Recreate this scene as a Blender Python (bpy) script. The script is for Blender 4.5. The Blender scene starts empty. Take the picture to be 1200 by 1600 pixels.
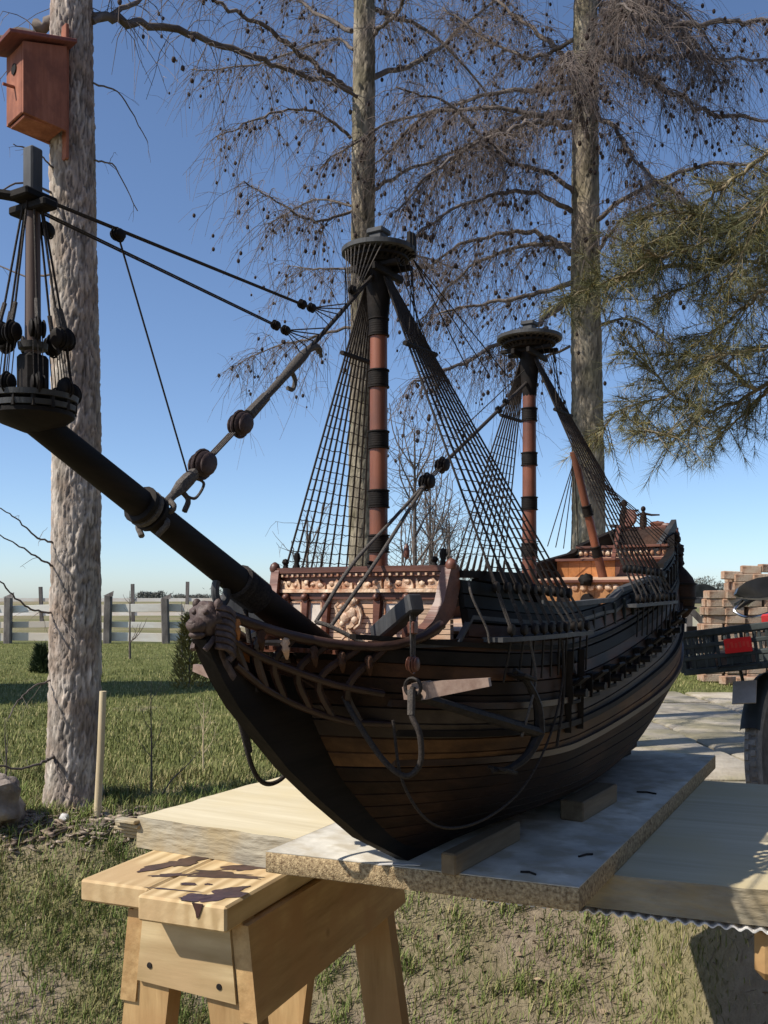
import bpy, math, random
import numpy as np
from mathutils import Vector, Matrix, noise

random.seed(11)
rng = np.random.default_rng(11)
R = math.radians
sc = bpy.context.scene
C = sc.collection

# ------------------------------------------------------------------ camera, sky, sun
H = 1.5            # eye height
FPX = 1500.0       # focal length in pixels of the 1200x1600 photograph
cam_d = bpy.data.cameras.new('camera')
cam = bpy.data.objects.new('camera', cam_d)
C.objects.link(cam)
cam.location = (0, 0, H)
cam.rotation_euler = (R(90), 0, 0)
cam_d.sensor_fit = 'VERTICAL'
cam_d.sensor_height = 36
cam_d.lens = FPX / 1600 * 36
cam_d.shift_y = 135 / 1600
cam_d.clip_start = 0.05
cam_d.clip_end = 3000
sc.camera = cam

SUN_H = Vector((-.93, -.37)).normalized()
SUN_EL = R(47)
w = bpy.data.worlds.new('World')
sc.world = w
w.use_nodes = True
wn = w.node_tree.nodes
bg = wn['Background']
sky = wn.new('ShaderNodeTexSky')
sky.sky_type = 'NISHITA'
sky.sun_disc = False
sky.sun_elevation = SUN_EL
sky.sun_rotation = math.atan2(SUN_H.x, SUN_H.y)
sky.air_density = .72
sky.dust_density = .5
sky.ozone_density = 4.0
w.node_tree.links.new(sky.outputs[0], bg.inputs[0])
bg.inputs[1].default_value = 0.112
sun_d = bpy.data.lights.new('sun', 'SUN')
sun_d.energy = 3.9
sun_d.angle = R(0.5)
sun_d.color = (1.0, .93, .82)
sun = bpy.data.objects.new('sun', sun_d)
C.objects.link(sun)
sv = Vector((SUN_H.x * math.cos(SUN_EL), SUN_H.y * math.cos(SUN_EL), math.sin(SUN_EL)))
sun.rotation_euler = sv.to_track_quat('Z', 'Y').to_euler()
sun.location = sv * 30
sc.view_settings.view_transform = 'Standard'
sc.view_settings.look = 'None'
sc.view_settings.exposure = 0.55
sc.view_settings.gamma = 1.0
sc.view_settings.use_curve_mapping = False


def at(px, py, d):
    return Vector(((px - 600) / FPX * d, d, H + (935 - py) / FPX * d))


# ------------------------------------------------------------------ materials
MATS = {}


def M(name, c1, c2, scale=8, stretch=(1, 1, 1), rough=.7, bump=.15, bscale=None, detail=6,
      c3=None, s3=1.5, spec=.3, metallic=0, wave=None, lo=.35, hi=.65, dist=.004, attr=None, coat=0, knots=0):
    if name in MATS:
        return MATS[name]
    m = bpy.data.materials.new(name)
    MATS[name] = m
    m.use_nodes = True
    nt = m.node_tree
    N = nt.nodes
    Lk = nt.links.new
    p = N['Principled BSDF']
    p.inputs['Roughness'].default_value = rough
    p.inputs['Specular IOR Level'].default_value = spec
    p.inputs['Metallic'].default_value = metallic
    if coat:
        p.inputs['Coat Weight'].default_value = coat
        p.inputs['Coat Roughness'].default_value = .25
    tc = N.new('ShaderNodeTexCoord')
    mp = N.new('ShaderNodeMapping')
    mp.inputs['Scale'].default_value = stretch
    Lk(tc.outputs['Object'], mp.inputs['Vector'])
    n1 = N.new('ShaderNodeTexNoise')
    n1.inputs['Scale'].default_value = scale
    n1.inputs['Detail'].default_value = detail
    n1.inputs['Roughness'].default_value = .65
    Lk(mp.outputs[0], n1.inputs['Vector'])
    src = n1.outputs[0]
    if wave:
        wv = N.new('ShaderNodeTexWave')
        wv.bands_direction = wave[0]
        wv.inputs['Scale'].default_value = wave[1]
        wv.inputs['Distortion'].default_value = wave[2]
        wv.inputs['Detail'].default_value = 3
        wv.inputs['Detail Scale'].default_value = 1.2
        Lk(mp.outputs[0], wv.inputs['Vector'])
        mx = N.new('ShaderNodeMath')
        mx.operation = 'MULTIPLY_ADD'
        mx.inputs[1].default_value = wave[3] if len(wave) > 3 else .35
        Lk(wv.outputs[1], mx.inputs[0])
        sc_ = N.new('ShaderNodeMath')
        sc_.operation = 'MULTIPLY'
        sc_.inputs[1].default_value = 1 - (wave[3] if len(wave) > 3 else .35)
        Lk(n1.outputs[0], sc_.inputs[0])
        Lk(sc_.outputs[0], mx.inputs[2])
        src = mx.outputs[0]
    rp = N.new('ShaderNodeValToRGB')
    rp.color_ramp.elements[0].position = lo
    rp.color_ramp.elements[1].position = hi
    rp.color_ramp.elements[0].color = (*c1, 1)
    rp.color_ramp.elements[1].color = (*c2, 1)
    Lk(src, rp.inputs[0])
    col = rp.outputs[0]
    if c3:
        n3 = N.new('ShaderNodeTexNoise')
        n3.inputs['Scale'].default_value = s3
        n3.inputs['Detail'].default_value = 4
        Lk(tc.outputs['Object'], n3.inputs['Vector'])
        r3 = N.new('ShaderNodeValToRGB')
        r3.color_ramp.elements[0].position = .45
        r3.color_ramp.elements[1].position = .62
        Lk(n3.outputs[0], r3.inputs[0])
        mix = N.new('ShaderNodeMixRGB')
        Lk(r3.outputs[0], mix.inputs[0])
        Lk(col, mix.inputs[1])
        mix.inputs[2].default_value = (*c3, 1)
        col = mix.outputs[0]
    if knots:
        vo = N.new('ShaderNodeTexVoronoi')
        vo.inputs['Scale'].default_value = knots
        mpk = N.new('ShaderNodeMapping')
        mpk.inputs['Scale'].default_value = (.8, 1, 1)
        Lk(tc.outputs['Object'], mpk.inputs['Vector'])
        Lk(mpk.outputs[0], vo.inputs['Vector'])
        rk = N.new('ShaderNodeValToRGB')
        rk.color_ramp.elements[0].position = .06
        rk.color_ramp.elements[0].color = (1, 1, 1, 1)
        rk.color_ramp.elements[1].position = .13
        rk.color_ramp.elements[1].color = (0, 0, 0, 1)
        Lk(vo.outputs['Distance'], rk.inputs[0])
        mk = N.new('ShaderNodeMixRGB')
        Lk(rk.outputs[0], mk.inputs[0])
        Lk(col, mk.inputs[1])
        mk.inputs[2].default_value = (c1[0] * .35, c1[1] * .28, c1[2] * .25, 1)
        col = mk.outputs[0]
    if attr:
        at_ = N.new('ShaderNodeAttribute')
        at_.attribute_name = 'tint'
        mu = N.new('ShaderNodeMixRGB')
        mu.blend_type = 'MULTIPLY'
        mu.inputs[0].default_value = 1
        Lk(col, mu.inputs[1])
        Lk(at_.outputs['Color'], mu.inputs[2])
        col = mu.outputs[0]
    # every object gets a slightly different shade
    oi = N.new('ShaderNodeObjectInfo')
    hs = N.new('ShaderNodeHueSaturation')
    mr = N.new('ShaderNodeMapRange')
    mr.inputs['To Min'].default_value = .82
    mr.inputs['To Max'].default_value = 1.16
    Lk(oi.outputs['Random'], mr.inputs['Value'])
    Lk(mr.outputs[0], hs.inputs['Value'])
    Lk(col, hs.inputs['Color'])
    Lk(hs.outputs[0], p.inputs['Base Color'])
    if bump:
        n2 = N.new('ShaderNodeTexNoise')
        n2.inputs['Scale'].default_value = bscale or scale * 3
        n2.inputs['Detail'].default_value = 5
        Lk(mp.outputs[0], n2.inputs['Vector'])
        b = N.new('ShaderNodeBump')
        b.inputs['Strength'].default_value = bump
        b.inputs['Distance'].default_value = dist
        Lk(n2.outputs[0], b.inputs['Height'])
        Lk(b.outputs[0], p.inputs['Normal'])
    return m


AL = (.08, 1, 1)     # grain along local x
HULLR = M('hull_rail', (.022, .011, .008), (.055, .027, .018), 30, AL, .4, .2, spec=.4)
HULL = M('hull_wood', (.015, .0075, .0045), (.046, .023, .013), 30, AL, .7, .4, c3=(.014, .008, .006), s3=5, spec=.2)
HULLB = M('hull_brown', (.040, .017, .009), (.105, .047, .023), 30, AL, .6, .4, c3=(.024, .011, .007), s3=4, spec=.22)
HULLW = M('hull_warm', (.058, .027, .011), (.15, .075, .031), 26, AL, .6, .25, c3=(.035, .017, .009), s3=3.5, spec=.2)
HULLG = M('hull_grey', (.034, .025, .020), (.080, .062, .050), 30, AL, .6, .25, c3=(.03, .019, .014), s3=4, spec=.22)
HULLGR = M('hull_green', (.008, .011, .0105), (.021, .026, .024), 30, AL, .65, .25, c3=(.012, .011, .010), s3=4, spec=.2)
BLACKW = M('black_wood', (.006, .0048, .004), (.017, .0125, .010), 30, AL, .7, .2, spec=.18)
GREYW = M('grey_paint', (.045, .047, .05), (.085, .087, .09), 40, (1, 1, .15), .6, .25, c3=(.03, .028, .028), s3=12)
REDW = M('red_wood', (.15, .05, .026), (.27, .095, .05), 40, (1, 1, .06), .45, .15, c3=(.14, .052, .03), s3=9, spec=.45)
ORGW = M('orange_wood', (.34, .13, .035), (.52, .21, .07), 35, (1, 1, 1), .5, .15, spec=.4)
TANW = M('tan_wood', (.46, .30, .20), (.66, .48, .35), 40, (1, .1, 1), .5, .25, c3=(.52, .32, .20), s3=14)
TRIM = M('trim_wood', (.075, .027, .017), (.17, .066, .04), 40, (1, .1, 1), .45, .2, spec=.45)
GILT = M('gilt_carving', (.52, .34, .20), (.78, .60, .44), 60, (1, 1, 1), .45, .4, c3=(.36, .17, .09), s3=25, spec=.5)
PALE = M('pale_panel', (.55, .46, .38), (.72, .64, .56), 30, (1, 1, 1), .6, .1)
STOCK = M('stock_wood', (.20, .13, .10), (.34, .25, .20), 30, AL, .6, .2)
ROPE = M('tarred_rope', (.018, .014, .012), (.05, .04, .034), 300, (1, 1, 1), .8, .5)
ROPEG = M('grey_rope', (.06, .05, .045), (.13, .115, .10), 300, (1, 1, 1), .85, .6)
IRON = M('iron', (.010, .009, .009), (.028, .022, .019), 60, (1, 1, 1), .65, .3, metallic=.2, spec=.3)
LION = M('lion_wood', (.05, .033, .028), (.12, .085, .075), 60, (1, 1, 1), .55, .4, spec=.3)
PINE = M('pine_board', (.38, .265, .13), (.60, .46, .26), 14, (.12, 1, 1), .75, .4, wave=('Y', 9, 5, .4), c3=(.46, .32, .17), s3=5, knots=7, spec=.2)
PINEL = M('pale_board', (.52, .44, .28), (.68, .60, .42), 16, (.06, 1, 1), .7, .25, c3=(.60, .50, .30), s3=2.5)
EDGE = M('weathered_edge', (.23, .20, .15), (.42, .38, .29), 18, (.25, 1, 1), .9, .8, bscale=60, c3=(.34, .27, .16), s3=6, dist=.01)
PINEO = M('orange_pine', (.33, .20, .085), (.54, .36, .17), 22, (.15, 1, 1), .75, .4, c3=(.42, .25, .11), s3=6, knots=6, spec=.2)
CHIP = M('chipboard_core', (.16, .10, .05), (.62, .47, .27), 130, (1, 1, 1), .85, .8, detail=2, lo=.3, hi=.7)
LAMIN = M('worn_laminate', (.36, .335, .285), (.56, .53, .46), 9, (1, 1, 1), .75, .2, c3=(.36, .32, .25), s3=16, spec=.15)
PINEY = M('pine_plank', (.38, .265, .13), (.60, .46, .26), 14, (1, .10, 1), .75, .4, wave=('X', 9, 5, .35), c3=(.46, .32, .17), s3=5, knots=7, spec=.2)
PINEOY = M('orange_plank', (.33, .20, .085), (.54, .36, .17), 22, (1, .10, 1), .75, .4, c3=(.42, .25, .11), s3=6, knots=6, spec=.2)
PINEOZ = M('orange_post', (.33, .20, .085), (.54, .36, .17), 22, (1, 1, .10), .75, .4, c3=(.42, .25, .11), s3=6, knots=6, spec=.2)
CRADLE = M('old_plank', (.12, .085, .05), (.24, .18, .11), 20, (.12, 1, 1), .75, .3)
STAIN = M('spill', (.030, .014, .013), (.075, .035, .030), 25, (1, 1, 1), .35, .2, spec=.5)
BARK = M('larch_bark', (.25, .21, .175), (.60, .55, .48), 9, (1, 1, .4), .92, .9, bscale=40, c3=(.34, .275, .22), s3=7, dist=.012, attr=True)
BARKD = M('dark_bark', (.17, .145, .11), (.40, .36, .27), 10, (1, 1, .35), .92, .9, bscale=40, c3=(.20, .18, .12), s3=5, dist=.012, attr=True)
TWIG = M('twig', (.09, .072, .062), (.18, .15, .13), 6, (1, 1, 1), .9, 0)
TWIGF = M('fine_twig', (.17, .13, .112), (.29, .235, .205), 6, (1, 1, 1), .9, 0)
CONE = M('larch_cone', (.03, .02, .018), (.08, .055, .045), 30, (1, 1, 1), .9, 0)
NEED = M('pine_needles', (.095, .10, .040), (.20, .185, .085), 1.6, (1, 1, 1), .6, 0, attr=True)
NEEDT = M('pine_twig', (.16, .12, .07), (.32, .26, .16), 12, (1, 1, 1), .8, .3)
SPRU = M('spruce_needles', (.03, .05, .02), (.06, .085, .03), 3, (1, 1, 1), .7, 0)
BIRD = M('birdhouse_paint', (.24, .085, .05), (.36, .145, .09), 20, (1, 1, .12), .75, .5, c3=(.22, .085, .055), s3=10, spec=.2)
BIRDD = M('birdhouse_roof', (.13, .045, .04), (.22, .075, .06), 20, (.2, 1, 1), .7, .3)
HOLE = M('hole_black', (.006, .005, .005), (.012, .01, .01), 10, (1, 1, 1), .9, 0)
STAKE = M('stake_wood', (.42, .33, .20), (.60, .50, .33), 20, (1, 1, .1), .7, .2)
ROCK = M('rock', (.20, .165, .14), (.44, .38, .33), 6, (1, 1, 1), .9, .9, bscale=25, c3=(.16, .13, .11), s3=5, dist=.02)
MULCH = M('bark_chip', (.14, .10, .075), (.44, .37, .30), 5, (1, 1, 1), .95, .3, attr=True)
FENCE = M('fence_paint', (.66, .62, .56), (.82, .79, .72), 4, (.3, 1, 1), .8, .3, c3=(.66, .58, .49), s3=1.2)
FPOST = M('fence_post', (.08, .07, .065), (.20, .18, .165), 8, (1, 1, .3), .9, .4)
BRICK = M('brick_clay', (.22, .115, .07), (.42, .27, .18), 14, (1, 1, 1), .92, .6, c3=(.40, .31, .23), s3=4, dist=.01)
WALLW = M('whitewash', (.62, .56, .42), (.78, .72, .58), 4, (1, 1, 1), .9, .4)
SLABM = M('concrete_slab', (.30, .26, .20), (.48, .43, .35), 6, (1, 1, 1), .95, .6, bscale=50, c3=(.26, .23, .15), s3=3, dist=.01)
RUBBER = M('tyre_rubber', (.17, .16, .145), (.30, .28, .255), 30, (1, 1, 1), .9, .3)
BPLAST = M('black_plastic', (.012, .014, .014), (.03, .034, .033), 20, (1, 1, 1), .55, .15, c3=(.04, .045, .043), s3=7)
CRATE = M('crate_plastic', (.022, .028, .028), (.05, .06, .06), 20, (1, 1, 1), .6, .15)
SADDLE = M('saddle_vinyl', (.012, .012, .013), (.022, .022, .024), 20, (1, 1, 1), .28, .1, spec=.6)
CHROME = M('chrome', (.45, .45, .46), (.6, .6, .6), 20, (1, 1, 1), .25, .05, metallic=1)
BIKER = M('bike_red', (.32, .018, .02), (.42, .03, .03), 20, (1, 1, 1), .35, .05, spec=.5)
LABEL = M('red_label', (.72, .02, .02), (.80, .035, .03), 9, (1, 1, 1), .5, 0)
LABELT = M('label_print', (.74, .06, .04), (.78, .08, .05), 9, (1, 1, 1), .5, 0)
MUDG = M('mudguard', (.24, .22, .20), (.36, .33, .30), 10, (1, 1, 1), .6, .2)
WHITEP = M('white_strip', (.60, .58, .55), (.74, .72, .69), 10, (1, 1, 1), .5, .1)
FARTREE = M('far_trees', (.10, .11, .10), (.17, .17, .15), .4, (1, 1, 1), 1, 0)
GRASSM = M('grass_blade', (.10, .125, .030), (.18, .19, .062), 1.2, (1, 1, 1), .75, 0, attr=True)


def ground_mat():
    m = bpy.data.materials.new('ground_soil')
    m.use_nodes = True
    nt = m.node_tree
    N = nt.nodes
    Lk = nt.links.new
    p = N['Principled BSDF']
    p.inputs['Roughness'].default_value = .95
    p.inputs['Specular IOR Level'].default_value = .15
    tc = N.new('ShaderNodeTexCoord')

    def nz(s, d=6, st=(1, 1, 1)):
        mp = N.new('ShaderNodeMapping')
        mp.inputs['Scale'].default_value = st
        Lk(tc.outputs['Object'], mp.inputs['Vector'])
        n = N.new('ShaderNodeTexNoise')
        n.inputs['Scale'].default_value = s
        n.inputs['Detail'].default_value = d
        n.inputs['Roughness'].default_value = .7
        Lk(mp.outputs[0], n.inputs['Vector'])
        return n.outputs[0]

    def ramp(src, a, ca, b, cb):
        r = N.new('ShaderNodeValToRGB')
        r.color_ramp.elements[0].position = a
        r.color_ramp.elements[1].position = b
        r.color_ramp.elements[0].color = (*ca, 1)
        r.color_ramp.elements[1].color = (*cb, 1)
        Lk(src, r.inputs[0])
        return r.outputs[0]

    def mix(f, a, b):
        x = N.new('ShaderNodeMixRGB')
        Lk(f, x.inputs[0])
        Lk(a, x.inputs[1])
        Lk(b, x.inputs[2])
        return x.outputs[0]
    dirt = ramp(nz(9, 10), .3, (.20, .155, .11), .7, (.39, .32, .235))
    thatch = ramp(nz(26, 6), .3, (.12, .115, .04), .7, (.29, .255, .13))
    lawn = ramp(nz(5, 10, (1, .5, 1)), .3, (.085, .10, .026), .7, (.17, .175, .058))
    field = ramp(nz(.05, 5, (.3, 1, 1)), .42, (.13, .14, .05), .58, (.27, .215, .14))
    a = N.new('ShaderNodeAttribute')
    a.attribute_name = 'cover'
    sp = N.new('ShaderNodeSeparateColor')
    Lk(a.outputs['Color'], sp.inputs[0])
    c = mix(sp.outputs[0], dirt, thatch)
    c = mix(sp.outputs[1], c, lawn)
    c = mix(sp.outputs[2], c, field)
    Lk(c, p.inputs['Base Color'])
    b = N.new('ShaderNodeBump')
    b.inputs['Strength'].default_value = .9
    b.inputs['Distance'].default_value = .03
    Lk(nz(22, 8), b.inputs['Height'])
    Lk(b.outputs[0], p.inputs['Normal'])
    return m


# ------------------------------------------------------------------ mesh helpers
def basis(z, up=Vector((0, 0, 1))):
    z = Vector(z).normalized()
    x = up.cross(z)
    if x.length < 1e-4:
        x = Vector((1, 0, 0)).cross(z)
    x.normalize()
    y = z.cross(x)
    return Matrix((x, y, z)).transposed()


class MB:
    def __init__(s):
        s.v = []
        s.f = []

    def add(s, vs, fs):
        o = len(s.v)
        s.v += [tuple(v) for v in vs]
        s.f += [tuple(i + o for i in f) for f in fs]
        return s

    def box(s, c, size, rot=None, ch=.0):
        """chamfered box"""
        hx, hy, hz = size[0] / 2, size[1] / 2, size[2] / 2
        ch = min(ch, hx * .45, hy * .45, hz * .45)
        m = rot if rot is not None else Matrix.Identity(3)
        c = Vector(c)
        if ch <= 0:
            vs = [(x, y, z) for x in (-hx, hx) for y in (-hy, hy) for z in (-hz, hz)]
            fs = [(0, 1, 3, 2), (4, 6, 7, 5), (0, 4, 5, 1), (2, 3, 7, 6), (0, 2, 6, 4), (1, 5, 7, 3)]
        else:
            vs = []
            idx = {}
            for sx in (-1, 1):
                for sy in (-1, 1):
                    for sz in (-1, 1):
                        for k in range(3):
                            p = [sx * hx, sy * hy, sz * hz]
                            for j in range(3):
                                if j != k:
                                    p[j] -= (sx, sy, sz)[j] * ch
                            idx[sx, sy, sz, k] = len(vs)
                            vs.append(p)
            fs = []
            for k in range(3):
                a, b = (k + 1) % 3, (k + 2) % 3
                for sg in (-1, 1):
                    q = []
                    for (sa, sb) in ((-1, -1), (1, -1), (1, 1), (-1, 1)):
                        t = [0, 0, 0]
                        t[k] = sg
                        t[a] = sa
                        t[b] = sb
                        q.append(idx[t[0], t[1], t[2], k])
                    fs.append(q if sg > 0 else q[::-1])
                for sa in (-1, 1):
                    for sb in (-1, 1):
                        q = []
                        for (st, kk) in ((-1, a), (1, a), (1, b), (-1, b)):
                            t = [0, 0, 0]
                            t[k] = st
                            t[a] = sa
                            t[b] = sb
                            q.append(idx[t[0], t[1], t[2], kk])
                        fs.append(q if sa * sb > 0 else q[::-1])
            for sx in (-1, 1):
                for sy in (-1, 1):
                    for sz in (-1, 1):
                        q = [idx[sx, sy, sz, k] for k in range(3)]
                        fs.append(q if sx * sy * sz > 0 else q[::-1])
        return s.add([c + m @ Vector(v) for v in vs], fs)

    def beam(s, p, q, w, h, up=Vector((0, 0, 1)), ch=0.0, w2=None, h2=None):
        """box between two points (w sideways, h along up)"""
        p, q = Vector(p), Vector(q)
        d = (q - p)
        L = d.length
        m = basis(d, up)          # local z along
        w2 = w2 or w
        h2 = h2 or h
        vs = []
        for (e, ww, hh) in ((0, w, h), (L, w2, h2)):
            for (sx, sy) in ((-1, -1), (1, -1), (1, 1), (-1, 1)):
                vs.append(p + m @ Vector((sx * ww / 2, sy * hh / 2, e)))
        if ch:
            return s.box((p + q) / 2, (w, h, L), m, ch)
        return s.add(vs, [(0, 3, 2, 1), (4, 5, 6, 7), (0, 1, 5, 4), (1, 2, 6, 5), (2, 3, 7, 6), (3, 0, 4, 7)])

    def tube(s, pts, r, n=8, cap=True, jit=0, flat=1.0):
        pts = [Vector(p) for p in pts]
        k = len(pts)
        rr = r if isinstance(r, (list, tuple, np.ndarray)) else [r] * k
        vs, fs = [], []
        ref = None
        for i, p in enumerate(pts):
            t = pts[min(i + 1, k - 1)] - pts[max(i - 1, 0)]
            if t.length < 1e-9:
                t = Vector((0, 0, 1))
            t.normalize()
            if ref is None:
                ref = Vector((0, 0, 1)) if abs(t.z) < .9 else Vector((1, 0, 0))
            x = ref - t * ref.dot(t)
            if x.length < 1e-6:
                x = Vector((1, 0, 0)) - t * t.x
            x.normalize()
            ref = x
            y = t.cross(x)
            for j in range(n):
                a = 2 * math.pi * j / n
                q = rr[i] * (1 + (random.uniform(-jit, jit) if jit else 0))
                vs.append(p + (x * math.cos(a) * flat + y * math.sin(a)) * q)
        for i in range(k - 1):
            for j in range(n):
                a, b = i * n + j, i * n + (j + 1) % n
                fs.append((a, b, b + n, a + n))
        if cap:
            fs.append(tuple(range(n))[::-1])
            fs.append(tuple(range((k - 1) * n, k * n)))
        return s.add(vs, fs)

    def lathe(s, prof, c=(0, 0, 0), axis=(0, 0, 1), n=20):
        """profile of (radius, height) about axis"""
        m = basis(axis)
        c = Vector(c)
        vs, fs = [], []
        for (r, h) in prof:
            for j in range(n):
                a = 2 * math.pi * j / n
                vs.append(c + m @ Vector((r * math.cos(a), r * math.sin(a), h)))
        for i in range(len(prof) - 1):
            for j in range(n):
                a, b = i * n + j, i * n + (j + 1) % n
                fs.append((a, b, b + n, a + n))
        if prof[0][0] > 1e-5:
            fs.append(tuple(range(n))[::-1])
        if prof[-1][0] > 1e-5:
            fs.append(tuple(range((len(prof) - 1) * n, len(prof) * n)))
        return s.add(vs, fs)

    def ball(s, c, r, n=12, m=8, rot=None, bump=0):
        if not isinstance(r, (tuple, list)):
            r = (r, r, r)
        c = Vector(c)
        vs, fs = [], []
        for i in range(m + 1):
            th = math.pi * i / m
            for j in range(n):
                ph = 2 * math.pi * j / n
                p = Vector((r[0] * math.sin(th) * math.cos(ph), r[1] * math.sin(th) * math.sin(ph), r[2] * math.cos(th)))
                if bump:
                    p *= 1 + bump * noise.noise(p * (2.2 / max(r)) + c * 37)
                if rot is not None:
                    p = rot @ p
                vs.append(c + p)
        for i in range(m):
            for j in range(n):
                a, b = i * n + j, i * n + (j + 1) % n
                fs.append((a, a + n, b + n, b))
        return s.add(vs, fs)

    def prism(s, poly, fn, t):
        """poly of 2-d points; fn(u,v,w) -> point; w in (-t/2, t/2)"""
        n = len(poly)
        vs = [fn(u, v, -t / 2) for (u, v) in poly] + [fn(u, v, t / 2) for (u, v) in poly]
        fs = [tuple(range(n))[::-1], tuple(range(n, 2 * n))]
        for i in range(n):
            j = (i + 1) % n
            fs.append((i, j, j + n, i + n))
        return s.add(vs, fs)

    def build(s, name, mat, parent=None, smooth=True, kind=None, label=None, ang=38, top=None):
        me = bpy.data.meshes.new(name)
        me.from_pydata([tuple(v) for v in s.v], [], s.f)
        return finish(me, name, mat, parent, smooth, kind, label, ang, top)


def finish(me, name, mat, parent=None, smooth=True, kind=None, label=None, ang=38, top=None):
    me.materials.append(mat)
    if top is not None:
        me.materials.append(top)
        for p in me.polygons:
            if abs(p.normal.z) > .8:
                p.material_index = 1
    if smooth:
        me.polygons.foreach_set('use_smooth', [True] * len(me.polygons))
        me.set_sharp_from_angle(angle=R(ang))
    me.update()
    o = bpy.data.objects.new(name, me)
    C.objects.link(o)
    if parent is not None:
        o.parent = parent
    if kind:
        o['kind'] = kind
    if label:
        o['label'] = label
    return o


def npmesh(name, V, F, mat, parent=None, smooth=False, kind=None, tint=None):
    """fast mesh from arrays; F is (n,3) or (n,4)"""
    V = np.asarray(V, dtype=np.float32)
    F = np.asarray(F, dtype=np.int32)
    me = bpy.data.meshes.new(name)
    me.vertices.add(len(V))
    me.vertices.foreach_set('co', V.ravel())
    k = F.shape[1]
    me.loops.add(F.size)
    me.loops.foreach_set('vertex_index', F.ravel())
    me.polygons.add(len(F))
    me.polygons.foreach_set('loop_start', np.arange(0, F.size, k, dtype=np.int32))
    me.polygons.foreach_set('loop_total', np.full(len(F), k, dtype=np.int32))
    if smooth:
        me.polygons.foreach_set('use_smooth', np.ones(len(F), dtype=bool))
    if tint is not None:
        ca = me.color_attributes.new('tint', 'FLOAT_COLOR', 'POINT')
        t = np.ones((len(V), 4), dtype=np.float32)
        t[:, :3] = tint
        ca.data.foreach_set('color', t.ravel())
    me.materials.append(mat)
    me.update()
    me.validate()
    o = bpy.data.objects.new(name, me)
    C.objects.link(o)
    if parent is not None:
        o.parent = parent
    if kind:
        o['kind'] = kind
    return o


def tag(o, label, cat, group=None):
    o['label'] = label
    o['category'] = cat
    if group:
        o['group'] = group
    return o


def thing(name, label, cat, loc=(0, 0, 0), rz=0, group=None):
    o = bpy.data.objects.new(name, None)
    o.empty_display_size = .05
    C.objects.link(o)
    o.location = loc
    o.rotation_euler = (0, 0, rz)
    return tag(o, label, cat, group)


def twig_arrays(P, r0, r1):
    """P (N,K,3) paths -> 3-sided tubes"""
    N, K, _ = P.shape
    T = np.gradient(P, axis=1)
    T /= np.linalg.norm(T, axis=2, keepdims=True) + 1e-9
    ref = np.tile(np.array([.3, .9, .2]), (N, K, 1))
    X = np.cross(T, ref)
    X /= np.linalg.norm(X, axis=2, keepdims=True) + 1e-9
    Y = np.cross(T, X)
    rr = (r0[:, None] * (1 - np.linspace(0, 1, K)) + r1[:, None] * np.linspace(0, 1, K))[:, :, None]
    rings = [P + (X * math.cos(a) + Y * math.sin(a)) * rr for a in (0, 2.094, 4.189)]
    V = np.stack(rings, axis=2).reshape(-1, 3)
    base = (np.arange(N)[:, None, None] * K + np.arange(K - 1)[None, :, None]) * 3
    j = np.arange(3)[None, None, :]
    a = base + j
    b = base + (j + 1) % 3
    F = np.stack([a, b, b + 3, a + 3], axis=-1).reshape(-1, 4)
    return V, F


# 2-d value noise for ground cover
LAT = rng.random((256, 256))


def vn(x, y, s):
    x = np.asarray(x, float) * s + 91.3
    y = np.asarray(y, float) * s + 57.7
    xi = np.floor(x).astype(int)
    yi = np.floor(y).astype(int)
    fx = x - xi
    fy = y - yi
    fx = fx * fx * (3 - 2 * fx)
    fy = fy * fy * (3 - 2 * fy)
    g = lambda a, b: LAT[a % 256, b % 256]
    return (g(xi, yi) * (1 - fx) + g(xi + 1, yi) * fx) * (1 - fy) + (g(xi, yi + 1) * (1 - fx) + g(xi + 1, yi + 1) * fx) * fy


def fbm(x, y, s, o=4):
    t = 0
    a = .5
    for i in range(o):
        t = t + a * vn(x, y, s * 2 ** i)
        a *= .5
    return t / (1 - .5 ** o)


def gz(x, y):
    x = np.asarray(x, float)
    y = np.asarray(y, float)
    near = np.clip(1 - y / 30, 0, 1)
    k = np.clip((x - .9) / .6, 0, 1)
    k = k * k * (3 - 2 * k)
    y0 = 3.2 - .9 * k
    y1 = 4.5 - 1.3 * k
    t = np.clip((y - y0) / (y1 - y0), 0, 1)
    bank = -.2 + .7 * t * t * (3 - 2 * t)      # the yard and lawn lie on a bank half a metre up
    return bank + (fbm(x, y, .8, 3) - .5) * .06 * near + (fbm(x, y, 4, 3) - .5) * .035 * near


def sstep(a, b, x):
    t = np.clip((np.asarray(x, float) - a) / (b - a), 0, 1)
    return t * t * (3 - 2 * t)


def slab_zone(x, y):
    return sstep(1.0, 1.35, x) * sstep(2.9, 3.2, y) * (1 - sstep(9.6, 10.4, y))


def cover(x, y):
    """grass cover 0..1"""
    n = fbm(x, y, 3.1, 4)
    c = sstep(.38, .60, n)
    lawn = sstep(4.75, 5.4, np.asarray(y) + (fbm(x, y, 1, 2) - .5) * .6)
    c = np.maximum(c * .9, lawn * sstep(.25, .5, n + .18))
    mul = np.exp(-((np.asarray(y) - 4.40 - .03 * np.asarray(x)) / .24) ** 2) * sstep(.2, -.4, x)
    c = c * (1 - .85 * mul)
    return c * (1 - .8 * slab_zone(x, y))


# ------------------------------------------------------------------ ground
def stretch_axis(lo, hi, step, far, grow=1.25):
    a = list(np.arange(lo, hi + 1e-6, step))
    d = step
    while a[-1] < far:
        d *= grow
        a.append(a[-1] + d)
    return a


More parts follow.
